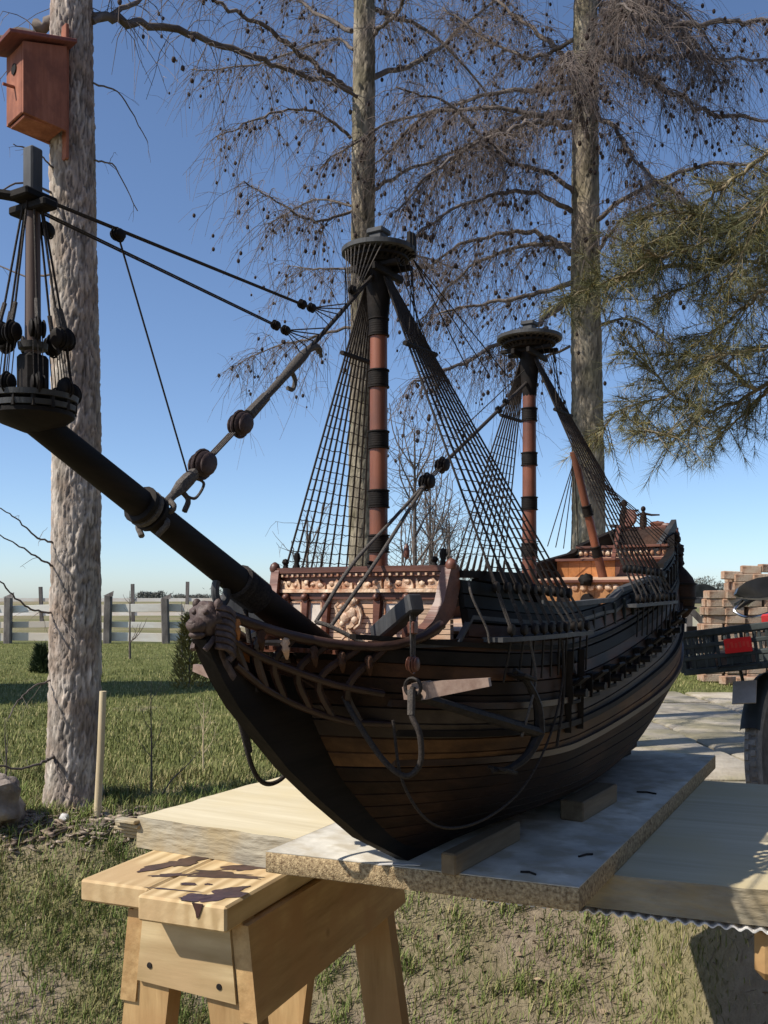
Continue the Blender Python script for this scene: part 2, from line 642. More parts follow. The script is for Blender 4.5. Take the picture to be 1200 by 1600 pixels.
ya = [-60, -20, -8, -3, -1, 0, .6] + stretch_axis(1.0, 9, .06, 1400, 1.12)
xr = stretch_axis(0, 4.2, .07, 900, 1.16)
xa = [-v for v in xr[:0:-1]] + xr
GX, GY = np.meshgrid(np.array(xa), np.array(ya))
GZ = gz(GX, GY)
V = np.stack([GX, GY, GZ], -1).reshape(-1, 3)
nx, ny = len(xa), len(ya)
I = (np.arange(ny - 1)[:, None] * nx + np.arange(nx - 1)[None]).ravel()
F = np.stack([I, I + 1, I + 1 + nx, I + nx], -1)
ground = npmesh('ground', V, F, ground_mat(), smooth=True, kind='structure')
ca = ground.data.color_attributes.new('cover', 'FLOAT_COLOR', 'POINT')
cv = np.zeros((len(V), 4), np.float32)
cv[:, 0] = np.maximum(cover(V[:, 0], V[:, 1]), .45 * sstep(.35, .6, fbm(V[:, 0], V[:, 1], 5, 3)) * (1 - slab_zone(V[:, 0], V[:, 1])))
cv[:, 1] = cv[:, 0] * sstep(4.6, 5.6, V[:, 1])
cv[:, 2] = sstep(21.6, 22.6, V[:, 1])
cv[:, 3] = 1
ca.data.foreach_set('color', cv.ravel())


# grass blades
def grass(n, xlo, xhi, ylo, yhi, hmin, hmax, wid, pw=1.0):
    y = ylo * (yhi / ylo) ** rng.random(n)
    half = .44 * y + .4
    x = (rng.random(n) * 2 - 1) * half
    c = cover(x, y)
    keep = rng.random(n) < c ** pw * .85 + .10 * (fbm(x, y, 6, 2) > .45)
    x, y, c = x[keep], y[keep], c[keep]
    m = len(x)
    clump = fbm(x, y, 7, 2)
    h = (hmin + (hmax - hmin) * rng.random(m) ** 2) * (.25 + 1.3 * clump) * (.5 + .7 * c)
    az = rng.random(m) * 6.283
    lean = h * (.25 + .75 * rng.random(m))
    z = gz(x, y)
    wdt = wid * (.6 + .8 * rng.random(m))
    dx, dy = np.cos(az), np.sin(az)
    px, py = -dy * wdt / 2, dx * wdt / 2
    b1 = np.stack([x + px, y + py, z - .004], -1)
    b2 = np.stack([x - px, y - py, z - .004], -1)
    mx = x + dx * lean * .35
    my = y + dy * lean * .35
    m1 = np.stack([mx + px * .7, my + py * .7, z + h * .62], -1)
    m2 = np.stack([mx - px * .7, my - py * .7, z + h * .62], -1)
    tp = np.stack([x + dx * lean, y + dy * lean, z + h * .92], -1)
    V = np.stack([b1, b2, m1, m2, tp], 1).reshape(-1, 3)
    k = np.arange(m)[:, None] * 5
    F = np.concatenate([k + np.array([[0, 1, 3]]), k + np.array([[0, 3, 2]]), k + np.array([[2, 3, 4]])], 0)
    dry = (rng.random(m) < .28)[:, None]
    tint = np.where(dry, np.array([[2.2, 1.75, 2.6]]), np.array([[1, 1, 1]]) * (.7 + .6 * rng.random((m, 1))))
    tint = np.repeat(tint, 5, axis=0)
    return V, F, tint


gs = [grass(190000, -3, 3, 2.8, 5.6, .014, .085, .0036), grass(190000, -3, 3, 5.0, 21, .012, .05, .0055, .6)]
# tufts: little clumps of blades standing in the bare soil
nt_, per = 1300, 30
ty = 3.15 + 1.9 * rng.random(nt_) ** .8
tx = (rng.random(nt_) * 2 - 1) * (.44 * ty)
okk = (slab_zone(tx, ty) < .3)
tx, ty = tx[okk], ty[okk]
tr_ = .02 + .05 * rng.random(len(tx)) ** 2
bx = np.repeat(tx, per) + rng.normal(0, 1, len(tx) * per) * np.repeat(tr_, per)
by = np.repeat(ty, per) + rng.normal(0, 1, len(tx) * per) * np.repeat(tr_, per)
bh_ = np.repeat(.03 + .05 * rng.random(len(tx)), per) * (.5 + .7 * rng.random(len(bx)))
ba = rng.random(len(bx)) * 6.283
bz = gz(bx, by)
ox, oy = np.cos(ba), np.sin(ba)
wd_ = .0018
tl_ = bh_ * (.3 + .7 * rng.random(len(bx)))
V = np.stack([np.stack([bx - oy * wd_, by + ox * wd_, bz - .004], -1), np.stack([bx + oy * wd_, by - ox * wd_, bz - .004], -1),
              np.stack([bx + ox * tl_ * .4 - oy * wd_ * .7, by + oy * tl_ * .4 + ox * wd_ * .7, bz + bh_ * .62], -1),
              np.stack([bx + ox * tl_ * .4 + oy * wd_ * .7, by + oy * tl_ * .4 - ox * wd_ * .7, bz + bh_ * .62], -1),
              np.stack([bx + ox * tl_, by + oy * tl_, bz + bh_ * .9], -1)], 1).reshape(-1, 3)
k = np.arange(len(bx))[:, None] * 5
F = np.concatenate([k + np.array([[0, 1, 3]]), k + np.array([[0, 3, 2]]), k + np.array([[2, 3, 4]])], 0)
T = np.where((rng.random(len(bx)) < .22)[:, None], np.array([[2.2, 1.75, 2.6]]), np.array([[.95, 1.1, .9]]) * (.75 + .6 * rng.random((len(bx), 1))))
gs.append((V, F, np.repeat(T, 5, axis=0)))
Vs, Fs, Ts, o = [], [], [], 0
for (V, F, T) in gs:
    Vs.append(V)
    Fs.append(F + o)
    Ts.append(T)
    o += len(V)
g = npmesh('grass', np.concatenate(Vs), np.concatenate(Fs), GRASSM, kind='stuff', tint=np.concatenate(Ts))
tag(g, 'patchy short spring grass growing over the sandy ground', 'grass')

# dry straws and twigs lying on the soil
n = 2200
sx_ = (rng.random(n) * 2 - 1) * 2.2
sy_ = 2.9 + 2.2 * rng.random(n)
sa = rng.random(n) * 6.283
sl = .012 + .04 * rng.random(n)
P = np.stack([np.stack([sx_ + np.cos(sa) * sl * t, sy_ + np.sin(sa) * sl * t, gz(sx_ + np.cos(sa) * sl * t, sy_ + np.sin(sa) * sl * t) + .004 + .006 * rng.random(n)], -1) for t in (-.5, 0, .5)], 1)
V, F = twig_arrays(P, np.full(n, .0013), np.full(n, .0009))
g = npmesh('straw_litter', V, F, MULCH, kind='stuff', tint=np.repeat((.5 + .9 * rng.random((n, 1))) * np.ones((1, 3)), 9, axis=0))
tag(g, 'dry straw and twig litter scattered on the sandy soil', 'straw')

# dead leaves and pebbles
n = 1500
lx = (rng.random(n) * 2 - 1) * 2.3
ly = 3.0 + 2.4 * rng.random(n) ** .8
lz = gz(lx, ly)
la = rng.random(n) * 6.283
ls = .008 + .016 * rng.random(n)
ct, sn = np.cos(la) * ls, np.sin(la) * ls
tl = .35 * ls * rng.normal(0, 1, (4, n))
V = np.stack([np.stack([lx + ct, ly + sn, lz + .006 + tl[0]], -1), np.stack([lx - sn * .5, ly + ct * .5, lz + .007 + tl[1]], -1),
              np.stack([lx - ct, ly - sn, lz + .006 + tl[2]], -1), np.stack([lx + sn * .5, ly - ct * .5, lz + .009 + tl[3]], -1)], 1).reshape(-1, 3)
g = npmesh('leaf_litter', V, np.arange(len(V)).reshape(-1, 4), MULCH, kind='stuff', tint=np.repeat((.35 + .8 * rng.random((n, 1))) * np.array([[1, .9, .75]]), 4, axis=0))
tag(g, 'brown dead leaves scattered over the grass and soil', 'leaves')

# bark mulch round the foot of the left tree
n = 1300
mx_ = -2.3 + rng.random(n) * 2.6
my_ = 4.40 + .03 * mx_ + rng.normal(0, .085, n)
kp = (mx_ < -.1)
mx_, my_ = mx_[kp], my_[kp]
n = len(mx_)
mz_ = gz(mx_, my_)
Vs, Fs = [], []
for i in range(n):
    L_, W_, T_ = random.uniform(.02, .09), random.uniform(.008, .026), random.uniform(.003, .009)
    m3 = Matrix.Rotation(random.uniform(0, 6.28), 3, 'Z') @ Matrix.Rotation(random.uniform(-.5, .5), 3, 'X') @ Matrix.Rotation(random.uniform(-.35, .35), 3, 'Y')
    c = Vector((mx_[i], my_[i], mz_[i] + T_ * .5 + random.random() * .012))
    b = MB().box(c, (L_, W_, T_), m3)
    jit = [Vector(v) + Vector((random.uniform(-.004, .004), random.uniform(-.004, .004), 0)) for v in b.v]
    Fs += [tuple(q + len(Vs) for q in f) for f in b.f]
    Vs += [tuple(v) for v in jit]
tint = np.repeat(.35 + .85 * rng.random((n, 1)), 8, axis=0) * np.array([[1, .97, .93]])
g = npmesh('bark_mulch', Vs, Fs, MULCH, kind='stuff', tint=tint)
tag(g, 'strip of grey brown bark chips at the foot of the left trunk', 'mulch')


# ------------------------------------------------------------------ trees
def bark_trunk(path, parent, mat, nu=72, dz=.035, kx=5.0, kz=9.0, depth=.012, label=None):
    """path of (x,y,z,r) in local metres; rough scaly bark as real relief"""
    path = np.array(path)
    zs = np.arange(path[0, 2], path[-1, 2], dz)
    V, T = [], []
    seed = random.uniform(0, 50)
    for z in zs:
        cx = np.interp(z, path[:, 2], path[:, 0])
        cy = np.interp(z, path[:, 2], path[:, 1])
        r = np.interp(z, path[:, 2], path[:, 3])
        for j in range(nu):
            a = 2 * math.pi * j / nu
            q = Vector((math.cos(a) * kx * r / .14, math.sin(a) * kx * r / .14, z * kz * .55 + seed))
            qw = q + noise.noise_vector(q * .55) * 1.1 + noise.noise_vector(q * 2.3) * .35
            d, pt = noise.voronoi(qw)
            d2, pt2 = noise.voronoi(qw * 2.1 + Vector((9, 4, 2)))
            hsh = .5 + .5 * noise.cell(pt[0] * 7.3)
            hs2 = .5 + .5 * noise.cell(pt2[0] * 5.1)
            e = min(1, (d[1] - d[0]) * 6) * (.45 + .4 * hsh) + .3 * min(1, (d2[1] - d2[0]) * 6) * hs2
            fine = noise.noise(q * 3.1)
            lump = noise.noise(Vector((math.cos(a), math.sin(a), z * 1.3 + seed)))
            rr = r * (1 + .05 * lump) + depth * (e * 1.1 - .6) + fine * depth * .45
            V.append((cx + math.cos(a) * rr, cy + math.sin(a) * rr, z + fine * .006))
            t = .26 + .55 * e + .22 * hsh * hs2 + .22 * fine + .22 * noise.noise(q * .35)
            T.append((t, t * (.96 + .04 * lump), t * .95))
    k = len(zs)
    I = np.arange(k - 1)[:, None] * nu
    J = np.arange(nu)[None]
    a = (I + J).ravel()
    b = (I + (J + 1) % nu).ravel()
    F = np.stack([a, b, b + nu, a + nu], -1)
    o = npmesh('trunk', V, F, mat, parent, smooth=True, tint=np.clip(np.array(T) * 1.3, .12, 1.7))
    if label:
        o['label'] = label
    return o


def bez(pts, k=10):
    """smooth polyline through points (Catmull-Rom)"""
    P = [Vector(p) for p in pts]
    P = [P[0] * 2 - P[1]] + P + [P[-1] * 2 - P[-2]]
    out = []
    for i in range(1, len(P) - 2):
        for j in range(k):
            t = j / k
            p0, p1, p2, p3 = P[i - 1:i + 3]
            out.append(.5 * ((2 * p1) + (p2 - p0) * t + (2 * p0 - 5 * p1 + 4 * p2 - p3) * t * t + (3 * p1 - p0 - 3 * p2 + p3) * t ** 3))
    out.append(P[-2])
    return out


def twig_system(parent, limbs, per_m, len_rng, cone_rate, fine=3, droop=.55, rad=.0028, start=.12, mat=None, fmat=None):
    """hanging side twigs, fine twigs and cones on a list of limb polylines"""
    P1, P2, CN = [], [], []
    for pts in limbs:
        pts = np.array([tuple(p) for p in pts])
        seg = np.linalg.norm(np.diff(pts, axis=0), axis=1)
        s = np.concatenate([[0], np.cumsum(seg)])
        L = s[-1]
        for i in range(int(L * per_m)):
            u = L * (start + (1 - start) * random.random())
            p = np.array([np.interp(u, s, pts[:, k]) for k in range(3)])
            u2 = min(L, u + .05)
            t = np.array([np.interp(u2, s, pts[:, k]) for k in range(3)]) - p
            t /= np.linalg.norm(t) + 1e-9
            d = rng.normal(0, 1, 3)
            d[2] = d[2] * .5 - .25
            d = d / np.linalg.norm(d) + t * .7
            d /= np.linalg.norm(d)
            l = random.uniform(*len_rng) * (1 - .35 * u / L)
            q = [p]
            for k in range(1, 5):
                f = k / 4
                q.append(p + d * l * f + np.array([0, 0, -droop * l * f * f]) + rng.normal(0, .02 * l, 3))
            P1.append(q)
            for _ in range(fine):
                kk = random.random() * 3.9
                k0 = int(kk)
                b = q[k0] + (q[k0 + 1] - q[k0]) * (kk - k0)
                d2 = rng.normal(0, 1, 3) * .7 + d * .5
                d2[2] -= .7
                d2 /= np.linalg.norm(d2)
                l2 = l * random.uniform(.2, .6)
                P2.append([b, b + d2 * l2 * .5 + rng.normal(0, .02 * l2, 3), b + d2 * l2 + np.array([0, 0, -.25 * l2])])
                if random.random() < cone_rate:
                    CN.append(b + d2 * l2 * random.uniform(.3, 1) + np.array([0, 0, -.2 * l2]))
    P1 = np.array(P1)
    V, F = twig_arrays(P1, np.full(len(P1), rad), np.full(len(P1), rad * .45))
    npmesh('twigs', V, F, mat or TWIG, parent, kind='stuff')
    if P2:
        P2 = np.array(P2)
        V, F = twig_arrays(P2, np.full(len(P2), rad * .55), np.full(len(P2), rad * .35))
        npmesh('fine_twigs', V, F, fmat or TWIGF, parent, kind='stuff')
    if CN:
        cb = MB().ball((0, 0, 0), (1, 1, 1.35), 6, 4)
        cV = np.array(cb.v)
        cF = np.array([f for f in cb.f])
        CN = np.array(CN)
        sz = .0065 + .0075 * rng.random(len(CN))
        V = (CN[:, None, :] + cV[None] * sz[:, None, None]).reshape(-1, 3)
        F = (cF[None] + (np.arange(len(CN)) * len(cV))[:, None, None]).reshape(-1, 4)
        npmesh('cones', V, F, CONE, parent, kind='stuff')


def px_limb(px, base, d, jitter=.25, depth_drift=None):
    """limb through photo pixels near depth d, as points local to a tree base"""
    out = []
    dd = random.uniform(-1, 1) * jitter if depth_drift is None else depth_drift
    for i, (x, y) in enumerate(px):
        p = at(x, y, d + dd * i / max(1, len(px) - 1))
        out.append(p - base)
    return bez(out, 6)


def limb_obj(parent, pts, r0, r1, mat=None):
    n_ = len(pts)
    rr = [r0 + (r1 - r0) * (i / (n_ - 1)) ** .8 for i in range(n_)]
    jp = [p + Vector((random.uniform(-1, 1), random.uniform(-1, 1), random.uniform(-1, 1))) * r0 * .75 for p in pts]
    return MB().tube(jp, rr, 7, jit=.12).build('branch', mat or TWIG, parent, ang=80)


# left larch with the bird house
def base_of(px, d):
    x = (px - 600) / FPX * d
    return Vector((x, d, float(gz(x, d))))


b1 = base_of(115, 4.69)
t1 = thing('larch_tree', 'thick scaly larch trunk at left carrying the red bird house', 'tree', b1, group='larch trees')
bark_trunk([(0, 0, -.08, .165), (0, 0, .03, .142), (.0, 0, .12, .129), (.005, 0, .4, .122), (.01, 0, 1, .117), (.015, 0, 1.7, .114), (.0, 0, 2.7, .106),
            (-.01, 0, 3.5, .102), (-.01, 0, 6, .08), (0, 0, 8.5, .04)], t1, BARK, 130, .012, 5.0, 16, .0105)
L1 = []
for px, r0, r1, dr in [([(143, 24), (210, 34), (290, 52), (400, 92), (470, 112), (560, 150)], .030, .012, 1.0),
                       ([(84, 38), (40, 52), (-10, 66), (-90, 80)], .036, .020, .2),
                       ([(84, 428), (40, 432), (-20, 405)], .007, .004, .1),
                       ([(80, 300), (40, 285), (-10, 300)], .008, .004, -.2),
                       ([(82, 262), (60, 240), (20, 225)], .006, .003, -.2),
                       ([(84, 848), (55, 838), (25, 810), (-10, 788)], .007, .003, -.2),
                       ([(84, 886), (60, 872), (25, 850), (-10, 832)], .007, .003, -.2),
                       ([(80, 957), (50, 952), (20, 930), (-10, 895)], .007, .004, -.3),
                       ([(92, 958), (102, 975), (115, 998)], .006, .003, -.25),
                       ([(78, 1063), (50, 1075), (25, 1100), (14, 1122)], .006, .003, -.3),
                       ([(88, 1178), (70, 1190), (40, 1200), (-10, 1196)], .010, .005, -.35),
                       ([(86, 1180), (92, 1210), (105, 1250)], .009, .004, -.25),
                       ([(146, 30), (200, 10), (280, -40)], .02, .01, .5),
                       ([(146, 130), (190, 150), (230, 220)], .006, .003, .4),
                       ([(148, 250), (180, 262), (215, 330)], .006, .003, .4)]:
    pts = px_limb(px, b1, 4.69 - (.08 if dr < 0 else 0), 0, dr)
    limb_obj(t1, pts, r0 * .84, r1 * .84)
    L1.append(pts)
twig_system(t1, [L1[0], L1[1], L1[12]], 26, (.15, .55), .12, 3, .7)
twig_system(t1, L1[2:12] + L1[13:], 9, (.05, .14), .0, 1, .3, .0016)
for k in range(16):     # crown above the frame
    a = random.uniform(0, 6.28)
    z = random.uniform(4.9, 8)
    l = random.uniform(.8, 1.8)
    pts = bez([Vector((0, 0, z)), Vector((math.cos(a) * l * .5, math.sin(a) * l * .5, z + .1)), Vector((math.cos(a) * l, math.sin(a) * l, z - .1))], 5)
    limb_obj(t1, pts, .022, .006)
    L1.append(pts)
twig_system(t1, L1[15:], 22, (.2, .6), .1, 2, .7)

# larch behind the fore mast
b2 = base_of(567, 7.0)
t2 = thing('larch_tree', 'slim straight larch trunk rising behind the fore mast', 'tree', b2, group='larch trees')
bark_trunk([(0, 0, -.05, .11), (0, 0, .2, .10), (-.01, 0, 1.7, .093), (0, 0, 3.5, .086), (.01, 0, 5.2, .078), (.0, 0, 9, .04)], t2, BARKD, 64, .022, 5.5, 18, .007)
L2 = []
for px, r0, r1 in [([(550, 140), (500, 108), (440, 60), (390, 30), (340, 5), (300, -30)], .024, .008),
                   ([(550, 215), (500, 178), (450, 172), (390, 190), (338, 214)], .013, .004),
                   ([(550, 330), (495, 345), (440, 320), (380, 282)], .012, .004),
                   ([(550, 322), (490, 312), (420, 350)], .010, .004),
                   ([(550, 418), (500, 420), (450, 416)], .010, .003),
                   ([(550, 510), (480, 530), (420, 545), (360, 575)], .012, .003),
                   ([(578, 120), (660, 90), (740, 30), (800, -20)], .022, .008),
                   ([(578, 300), (650, 260), (740, 230), (820, 235)], .016, .005),
                   ([(578, 60), (620, 20), (640, -30)], .018, .01),
                   ([(550, 50), (480, 10), (430, -30)], .018, .008),
                   ([(578, 420), (640, 400), (720, 420)], .012, .004),
                   ([(552, 80), (520, 60), (400, 100), (300, 110)], .014, .004)]:
    pts = px_limb(px, b2, 7.0, 1.1)
    limb_obj(t2, pts, r0, r1)
    L2.append(pts)
twig_system(t2, L2, 52, (.12, .65), .12, 5, .75, .0024)
L2b = []
for k in range(12):
    a = random.uniform(0, 6.28)
    z = random.uniform(5.3, 8.2)
    l = random.uniform(.9, 1.9)
    pts = bez([Vector((0, 0, z)), Vector((math.cos(a) * l * .5, math.sin(a) * l * .5, z + .1)), Vector((math.cos(a) * l, math.sin(a) * l, z - .2))], 5)
    limb_obj(t2, pts, .02, .006)
    L2b.append(pts)
twig_system(t2, L2b, 30, (.2, .7), .15, 3, .7)

# larch on the right
b3 = base_of(917, 6.2)
t3 = thing('larch_tree', 'bushy larch on the right with dense pinkish brown hanging twigs', 'tree', b3, group='larch trees')
bark_trunk([(0, 0, -.05, .13), (.01, 0, .3, .112), (.01, 0, 1.6, .104), (-.01, 0, 3.0, .092), (-.01, 0, 4.7, .075), (0, 0, 8.5, .04)], t3, BARKD, 68, .022, 5.5, 18, .008)
L3 = []
for px, r0, r1 in [([(900, 200), (850, 190), (790, 205), (700, 250), (620, 330)], .022, .006),
                   ([(895, 395), (850, 370), (800, 360), (720, 385), (640, 430)], .022, .006),
                   ([(892, 445), (820, 465), (740, 478), (680, 492)], .020, .005),
                   ([(890, 465), (830, 510), (760, 545), (690, 580), (640, 600)], .022, .006),
                   ([(900, 110), (850, 60), (800, 20), (740, -30)], .020, .008),
                   ([(932, 20), (960, 18), (1040, 34), (1120, 36), (1210, 30)], .028, .012),
                   ([(932, 85), (1010, 92), (1100, 90), (1210, 97)], .020, .008),
                   ([(932, 88), (985, 105), (1050, 145), (1110, 175), (1210, 188)], .026, .010),
                   ([(930, 180), (960, 200), (1000, 260), (1060, 300)], .018, .006),
                   ([(935, 390), (975, 340), (1040, 310)], .014, .005),
                   ([(900, 300), (850, 270), (780, 240), (700, 160), (620, 140)], .018, .005),
                   ([(895, 330), (830, 300), (750, 310), (660, 360), (590, 420)], .018, .005),
                   ([(900, 60), (830, 90), (760, 60), (690, 10)], .016, .006),
                   ([(935, 510), (990, 500), (1050, 540)], .012, .004),
                   ([(890, 540), (840, 560), (790, 555)], .010, .004),
                   ([(966, 0), (962, 40), (965, 80)], .03, .026)]:
    pts = px_limb(px, b3, 6.2, 1.0)
    limb_obj(t3, pts, r0, r1)
    L3.append(pts)
for k in range(26):
    a = random.uniform(0, 6.28)
    z = random.uniform(2.7, 7.4)
    l = random.uniform(.8, 1.8) * (1 if z < 5.4 else .7)
    pts = bez([Vector((0, 0, z)), Vector((math.cos(a) * l * .4, math.sin(a) * l * .4, z + .12)), Vector((math.cos(a) * l * .75, math.sin(a) * l * .75, z + .05)),
               Vector((math.cos(a) * l, math.sin(a) * l, z - .2))], 5)
    limb_obj(t3, pts, .018, .005)
    L3.append(pts)
twig_system(t3, L3, 62, (.12, .56), .10, 8, .75, .0024)

# pine boughs reaching in from the right
bp = Vector((3.1, 4.6, .45))
t4 = thing('pine_tree', 'olive green long needled pine boughs reaching in from the right', 'tree', bp)
bark_trunk([(0, 0, -.05, .15), (0, 0, .3, .13), (0, 0, 3, .115), (0, 0, 6.5, .06)], t4, BARKD, 40, .05, 4, 7, .008)
LP = []
PB = [([(1290, 180), (1200, 240), (1110, 310), (1020, 400), (960, 440)], 4.3, .016),
      ([(1300, 330), (1200, 330), (1120, 370), (1040, 400), (985, 380)], 4.5, .013),
      ([(1300, 270), (1220, 290), (1130, 340), (1050, 330), (1000, 350)], 4.7, .012),
      ([(1300, 420), (1200, 450), (1165, 480), (1110, 520), (1060, 560)], 4.2, .014),
      ([(1300, 560), (1200, 600), (1120, 640), (1070, 630), (1020, 580), (970, 520)], 4.4, .013),
      ([(1180, 610), (1110, 560), (1080, 590), (1040, 620), (970, 640), (930, 690)], 4.3, .010),
      ([(1300, 480), (1200, 540), (1150, 550), (1100, 560)], 4.5, .012),
      ([(1060, 370), (1000, 420), (950, 440), (880, 470)], 4.5, .009),
      ([(1300, 220), (1210, 300), (1150, 420), (1120, 460)], 4.1, .011),
      ([(1100, 640), (1060, 680), (1000, 670)], 4.3, .008),
      ([(1200, 610), (1160, 650), (1110, 690)], 4.4, .008),
      ([(1300, 380), (1230, 400), (1150, 390), (1090, 440), (1010, 470)], 4.6, .010),
      ([(1300, 250), (1240, 350), (1190, 400), (1180, 470)], 4.4, .010)]
NB, ND, NLn = [], [], []
Tw = []
for px, d, r0 in PB:
    pts = px_limb(px, bp, d, .5)
    root = Vector((0, 0, pts[0].z + .1))
    pts = bez([root, (root + pts[0]) / 2 + Vector((0, 0, .08))] + pts[::2] + ([pts[-1]] if len(pts) % 2 == 0 else []), 3) if px[0][0] > 1250 else pts
    limb_obj(t4, pts, r0, .003, NEEDT)
    A = np.array([tuple(p) for p in pts])
    s = np.concatenate([[0], np.cumsum(np.linalg.norm(np.diff(A, axis=0), axis=1))])
    L = s[-1]
    u0 = max(0, L - 1.15)
    for i in range(int((L - u0) * 80)):
        u = random.uniform(u0, L)
        p = np.array([np.interp(u, s, A[:, k]) for k in range(3)])
        q = np.array([np.interp(min(L, u + .03), s, A[:, k]) for k in range(3)]) - p
        q /= np.linalg.norm(q) + 1e-9
        d_ = rng.normal(0, 1, 3)
        d_[2] -= .15
        d_ = d_ / np.linalg.norm(d_) * .9 + q * .8
        d_ /= np.linalg.norm(d_)
        l = random.uniform(.06, .24)
        tw = [p, p + d_ * l * .5 + np.array([0, 0, -.04 * l]), p + d_ * l + np.array([0, 0, -.12 * l])]
        Tw.append(tw)
        m_ = random.randint(34, 54)
        f_ = rng.random(m_) ** .6
        B_ = np.array(tw[0]) + (np.array(tw[2]) - np.array(tw[0])) * f_[:, None]
        D_ = rng.normal(0, 1, (m_, 3))
        D_ /= np.linalg.norm(D_, axis=1, keepdims=True)
        D_ = D_ * .75 + d_ * .75
        D_ /= np.linalg.norm(D_, axis=1, keepdims=True)
        NB.append(B_)
        ND.append(D_)
        NLn.append(.05 + .06 * rng.random(m_))
Tw = np.array(Tw)
V, F = twig_arrays(Tw, np.full(len(Tw), .0028), np.full(len(Tw), .0012))
npmesh('twigs', V, F, NEEDT, t4, kind='stuff')
B_, D_, l_ = np.concatenate(NB), np.concatenate(ND), np.concatenate(NLn)
S_ = np.cross(D_, rng.normal(0, 1, D_.shape))
S_ /= np.linalg.norm(S_, axis=1, keepdims=True)
S_ *= .0012
V = np.stack([B_ + S_, B_ - S_, B_ + D_ * l_[:, None] + np.array([0, 0, -1]) * (l_ ** 2)[:, None] * .9], 1).reshape(-1, 3)
F = np.arange(len(V)).reshape(-1, 3)
tn = .6 + .75 * rng.random((len(B_), 1)) * np.ones((1, 3))
tn[rng.random(len(B_)) < .10] = (2.0, 1.55, 1.0)
npmesh('needles', V, F, NEED, t4, kind='stuff', tint=np.repeat(tn, 3, axis=0))


# conifer out of the picture on the left: its shade lies over the lawn
def conifer(loc, hh, rad, zlo, label):
    o = thing('spruce_tree', label, 'tree', loc)
    bark_trunk([(0, 0, -.1, .2), (0, 0, .3, .17), (0, 0, hh, .02)], o, BARKD, 24, .12, 4, 6, .008)
    Vv = []
    n_ = 5200
    z = zlo + (hh - zlo) * rng.random(n_) ** 1.3
    rr = rad * (1 - (z - zlo) / (hh - zlo) * .92) * np.sqrt(rng.random(n_))
    a = rng.random(n_) * 6.283
    c = np.stack([np.cos(a) * rr, np.sin(a) * rr, z - rr * .25], -1)
    d = np.stack([np.cos(a), np.sin(a), -.4 + 0 * a], -1)
    s_ = np.stack([-np.sin(a), np.cos(a), .2 * rng.normal(0, 1, n_)], -1)
    L_ = (.18 + .22 * rng.random(n_))[:, None]
    Vv = np.stack([c - d * L_ * .5 - s_ * .035, c - d * L_ * .5 + s_ * .035, c + d * L_ * .5 + s_ * .07, c + d * L_ * .7, c + d * L_ * .5 - s_ * .07], 1)
    Fv = (np.arange(n_) * 5)[:, None] + np.arange(5)[None]
    npmesh('crown', Vv.reshape(-1, 3), Fv, SPRU, o, kind='stuff')


conifer((-8.0, 8.6, .5), 8.0, 2.2, 1.2, 'dark spruce beyond the left edge whose shade crosses the lawn')


# bare broadleaf saplings and bushes
def bare_tree(name, label, base, height, r0, stems, spread, mat=TWIG, group=None, twl=(.2, .5), per=14, lean=0, fm=None):
    o = thing(name, label, 'tree' if height > 1.2 else 'sapling', base, group=group)
    lim = []
    main = bez([Vector((0, 0, -.03)), Vector((lean * .3, random.uniform(-.02, .02), height * .35)), Vector((lean * .7, 0, height * .7)), Vector((lean, 0, height))], 6)
    n_ = len(main)
    MB().tube(main, [r0 * (1 - .8 * i / (n_ - 1)) for i in range(n_)], 7, jit=.1).build('trunk', mat, o, ang=80)
    for k in range(stems):
        f_ = random.uniform(.12, .9)
        p = main[int(f_ * (n_ - 1))]
        a = random.uniform(0, 6.28)
        l = height * random.uniform(.25, .5) * (1.15 - f_ * .6)
        d = Vector((math.cos(a) * spread, math.sin(a) * spread, 1)).normalized()
        pts = bez([p, p + d * l * .5 + Vector((math.cos(a), math.sin(a), 0)) * l * .1, p + d * l], 5)
        limb_obj(o, pts, r0 * .45 * (1 - f_ * .5), r0 * .12, mat)
        lim.append(pts)
    twig_system(o, lim + [main], per, twl, 0, 2, -.15, r0 * .12, .1, mat, fm or mat)
    return o


for i, (px, d, h_, st, lb) in enumerate([(648, 11, 2.9, 20, 'bare grey tree seen through the gap beside the fore mast'),
                                         (672, 12.2, 2.45, 16, 'slender bare tree just right of the fore mast behind the ship'),
                                         (702, 11.3, 1.9, 12, 'low bare tree behind the hanging block right of the fore mast'),
                                         (480, 11.8, 2.0, 10, 'bare tree whose twigs show left of the fore shrouds')]):
    bare_tree('bare_tree', lb, base_of(px, d), h_, .04, st, .38, TWIG, 'bare trees behind the ship', (.3, .7), 10)

bare_tree('sapling', 'leafless forked sapling between two dark fence posts', base_of(203, 15.8), 1.12, .022, 6, .8, TWIG, 'saplings on the lawn', (.1, .25), 3)
bare_tree('sapling', 'thin bare sapling just right of the left trunk on the lawn', base_of(158, 12.5), .96, .016, 4, .7, TWIG, 'saplings on the lawn', (.1, .22), 3)
bare_tree('sapling', 'bare forked sapling left of the lion figurehead', base_of(284, 11.7), .96, .016, 5, .8, TWIG, 'saplings on the lawn', (.1, .25), 3)
bare_tree('sapling', 'knobbly young shrub stem growing right of the wooden stake', base_of(236, 4.82), .58, .0065, 5, .5, TWIG, 'saplings on the lawn', (.03, .09), 10)
bare_tree('sapling', 'thin shrub shoot bending right behind the pale left board', base_of(244, 4.78), .25, .005, 3, .9, TWIG, 'saplings on the lawn', (.03, .06), 8, lean=.22)
bare_tree('sapling', 'pale budding twigs on the lawn below the far anchor stock', base_of(318, 5.5), .42, .006, 7, .5, STAKE, 'saplings on the lawn', (.03, .1), 22)
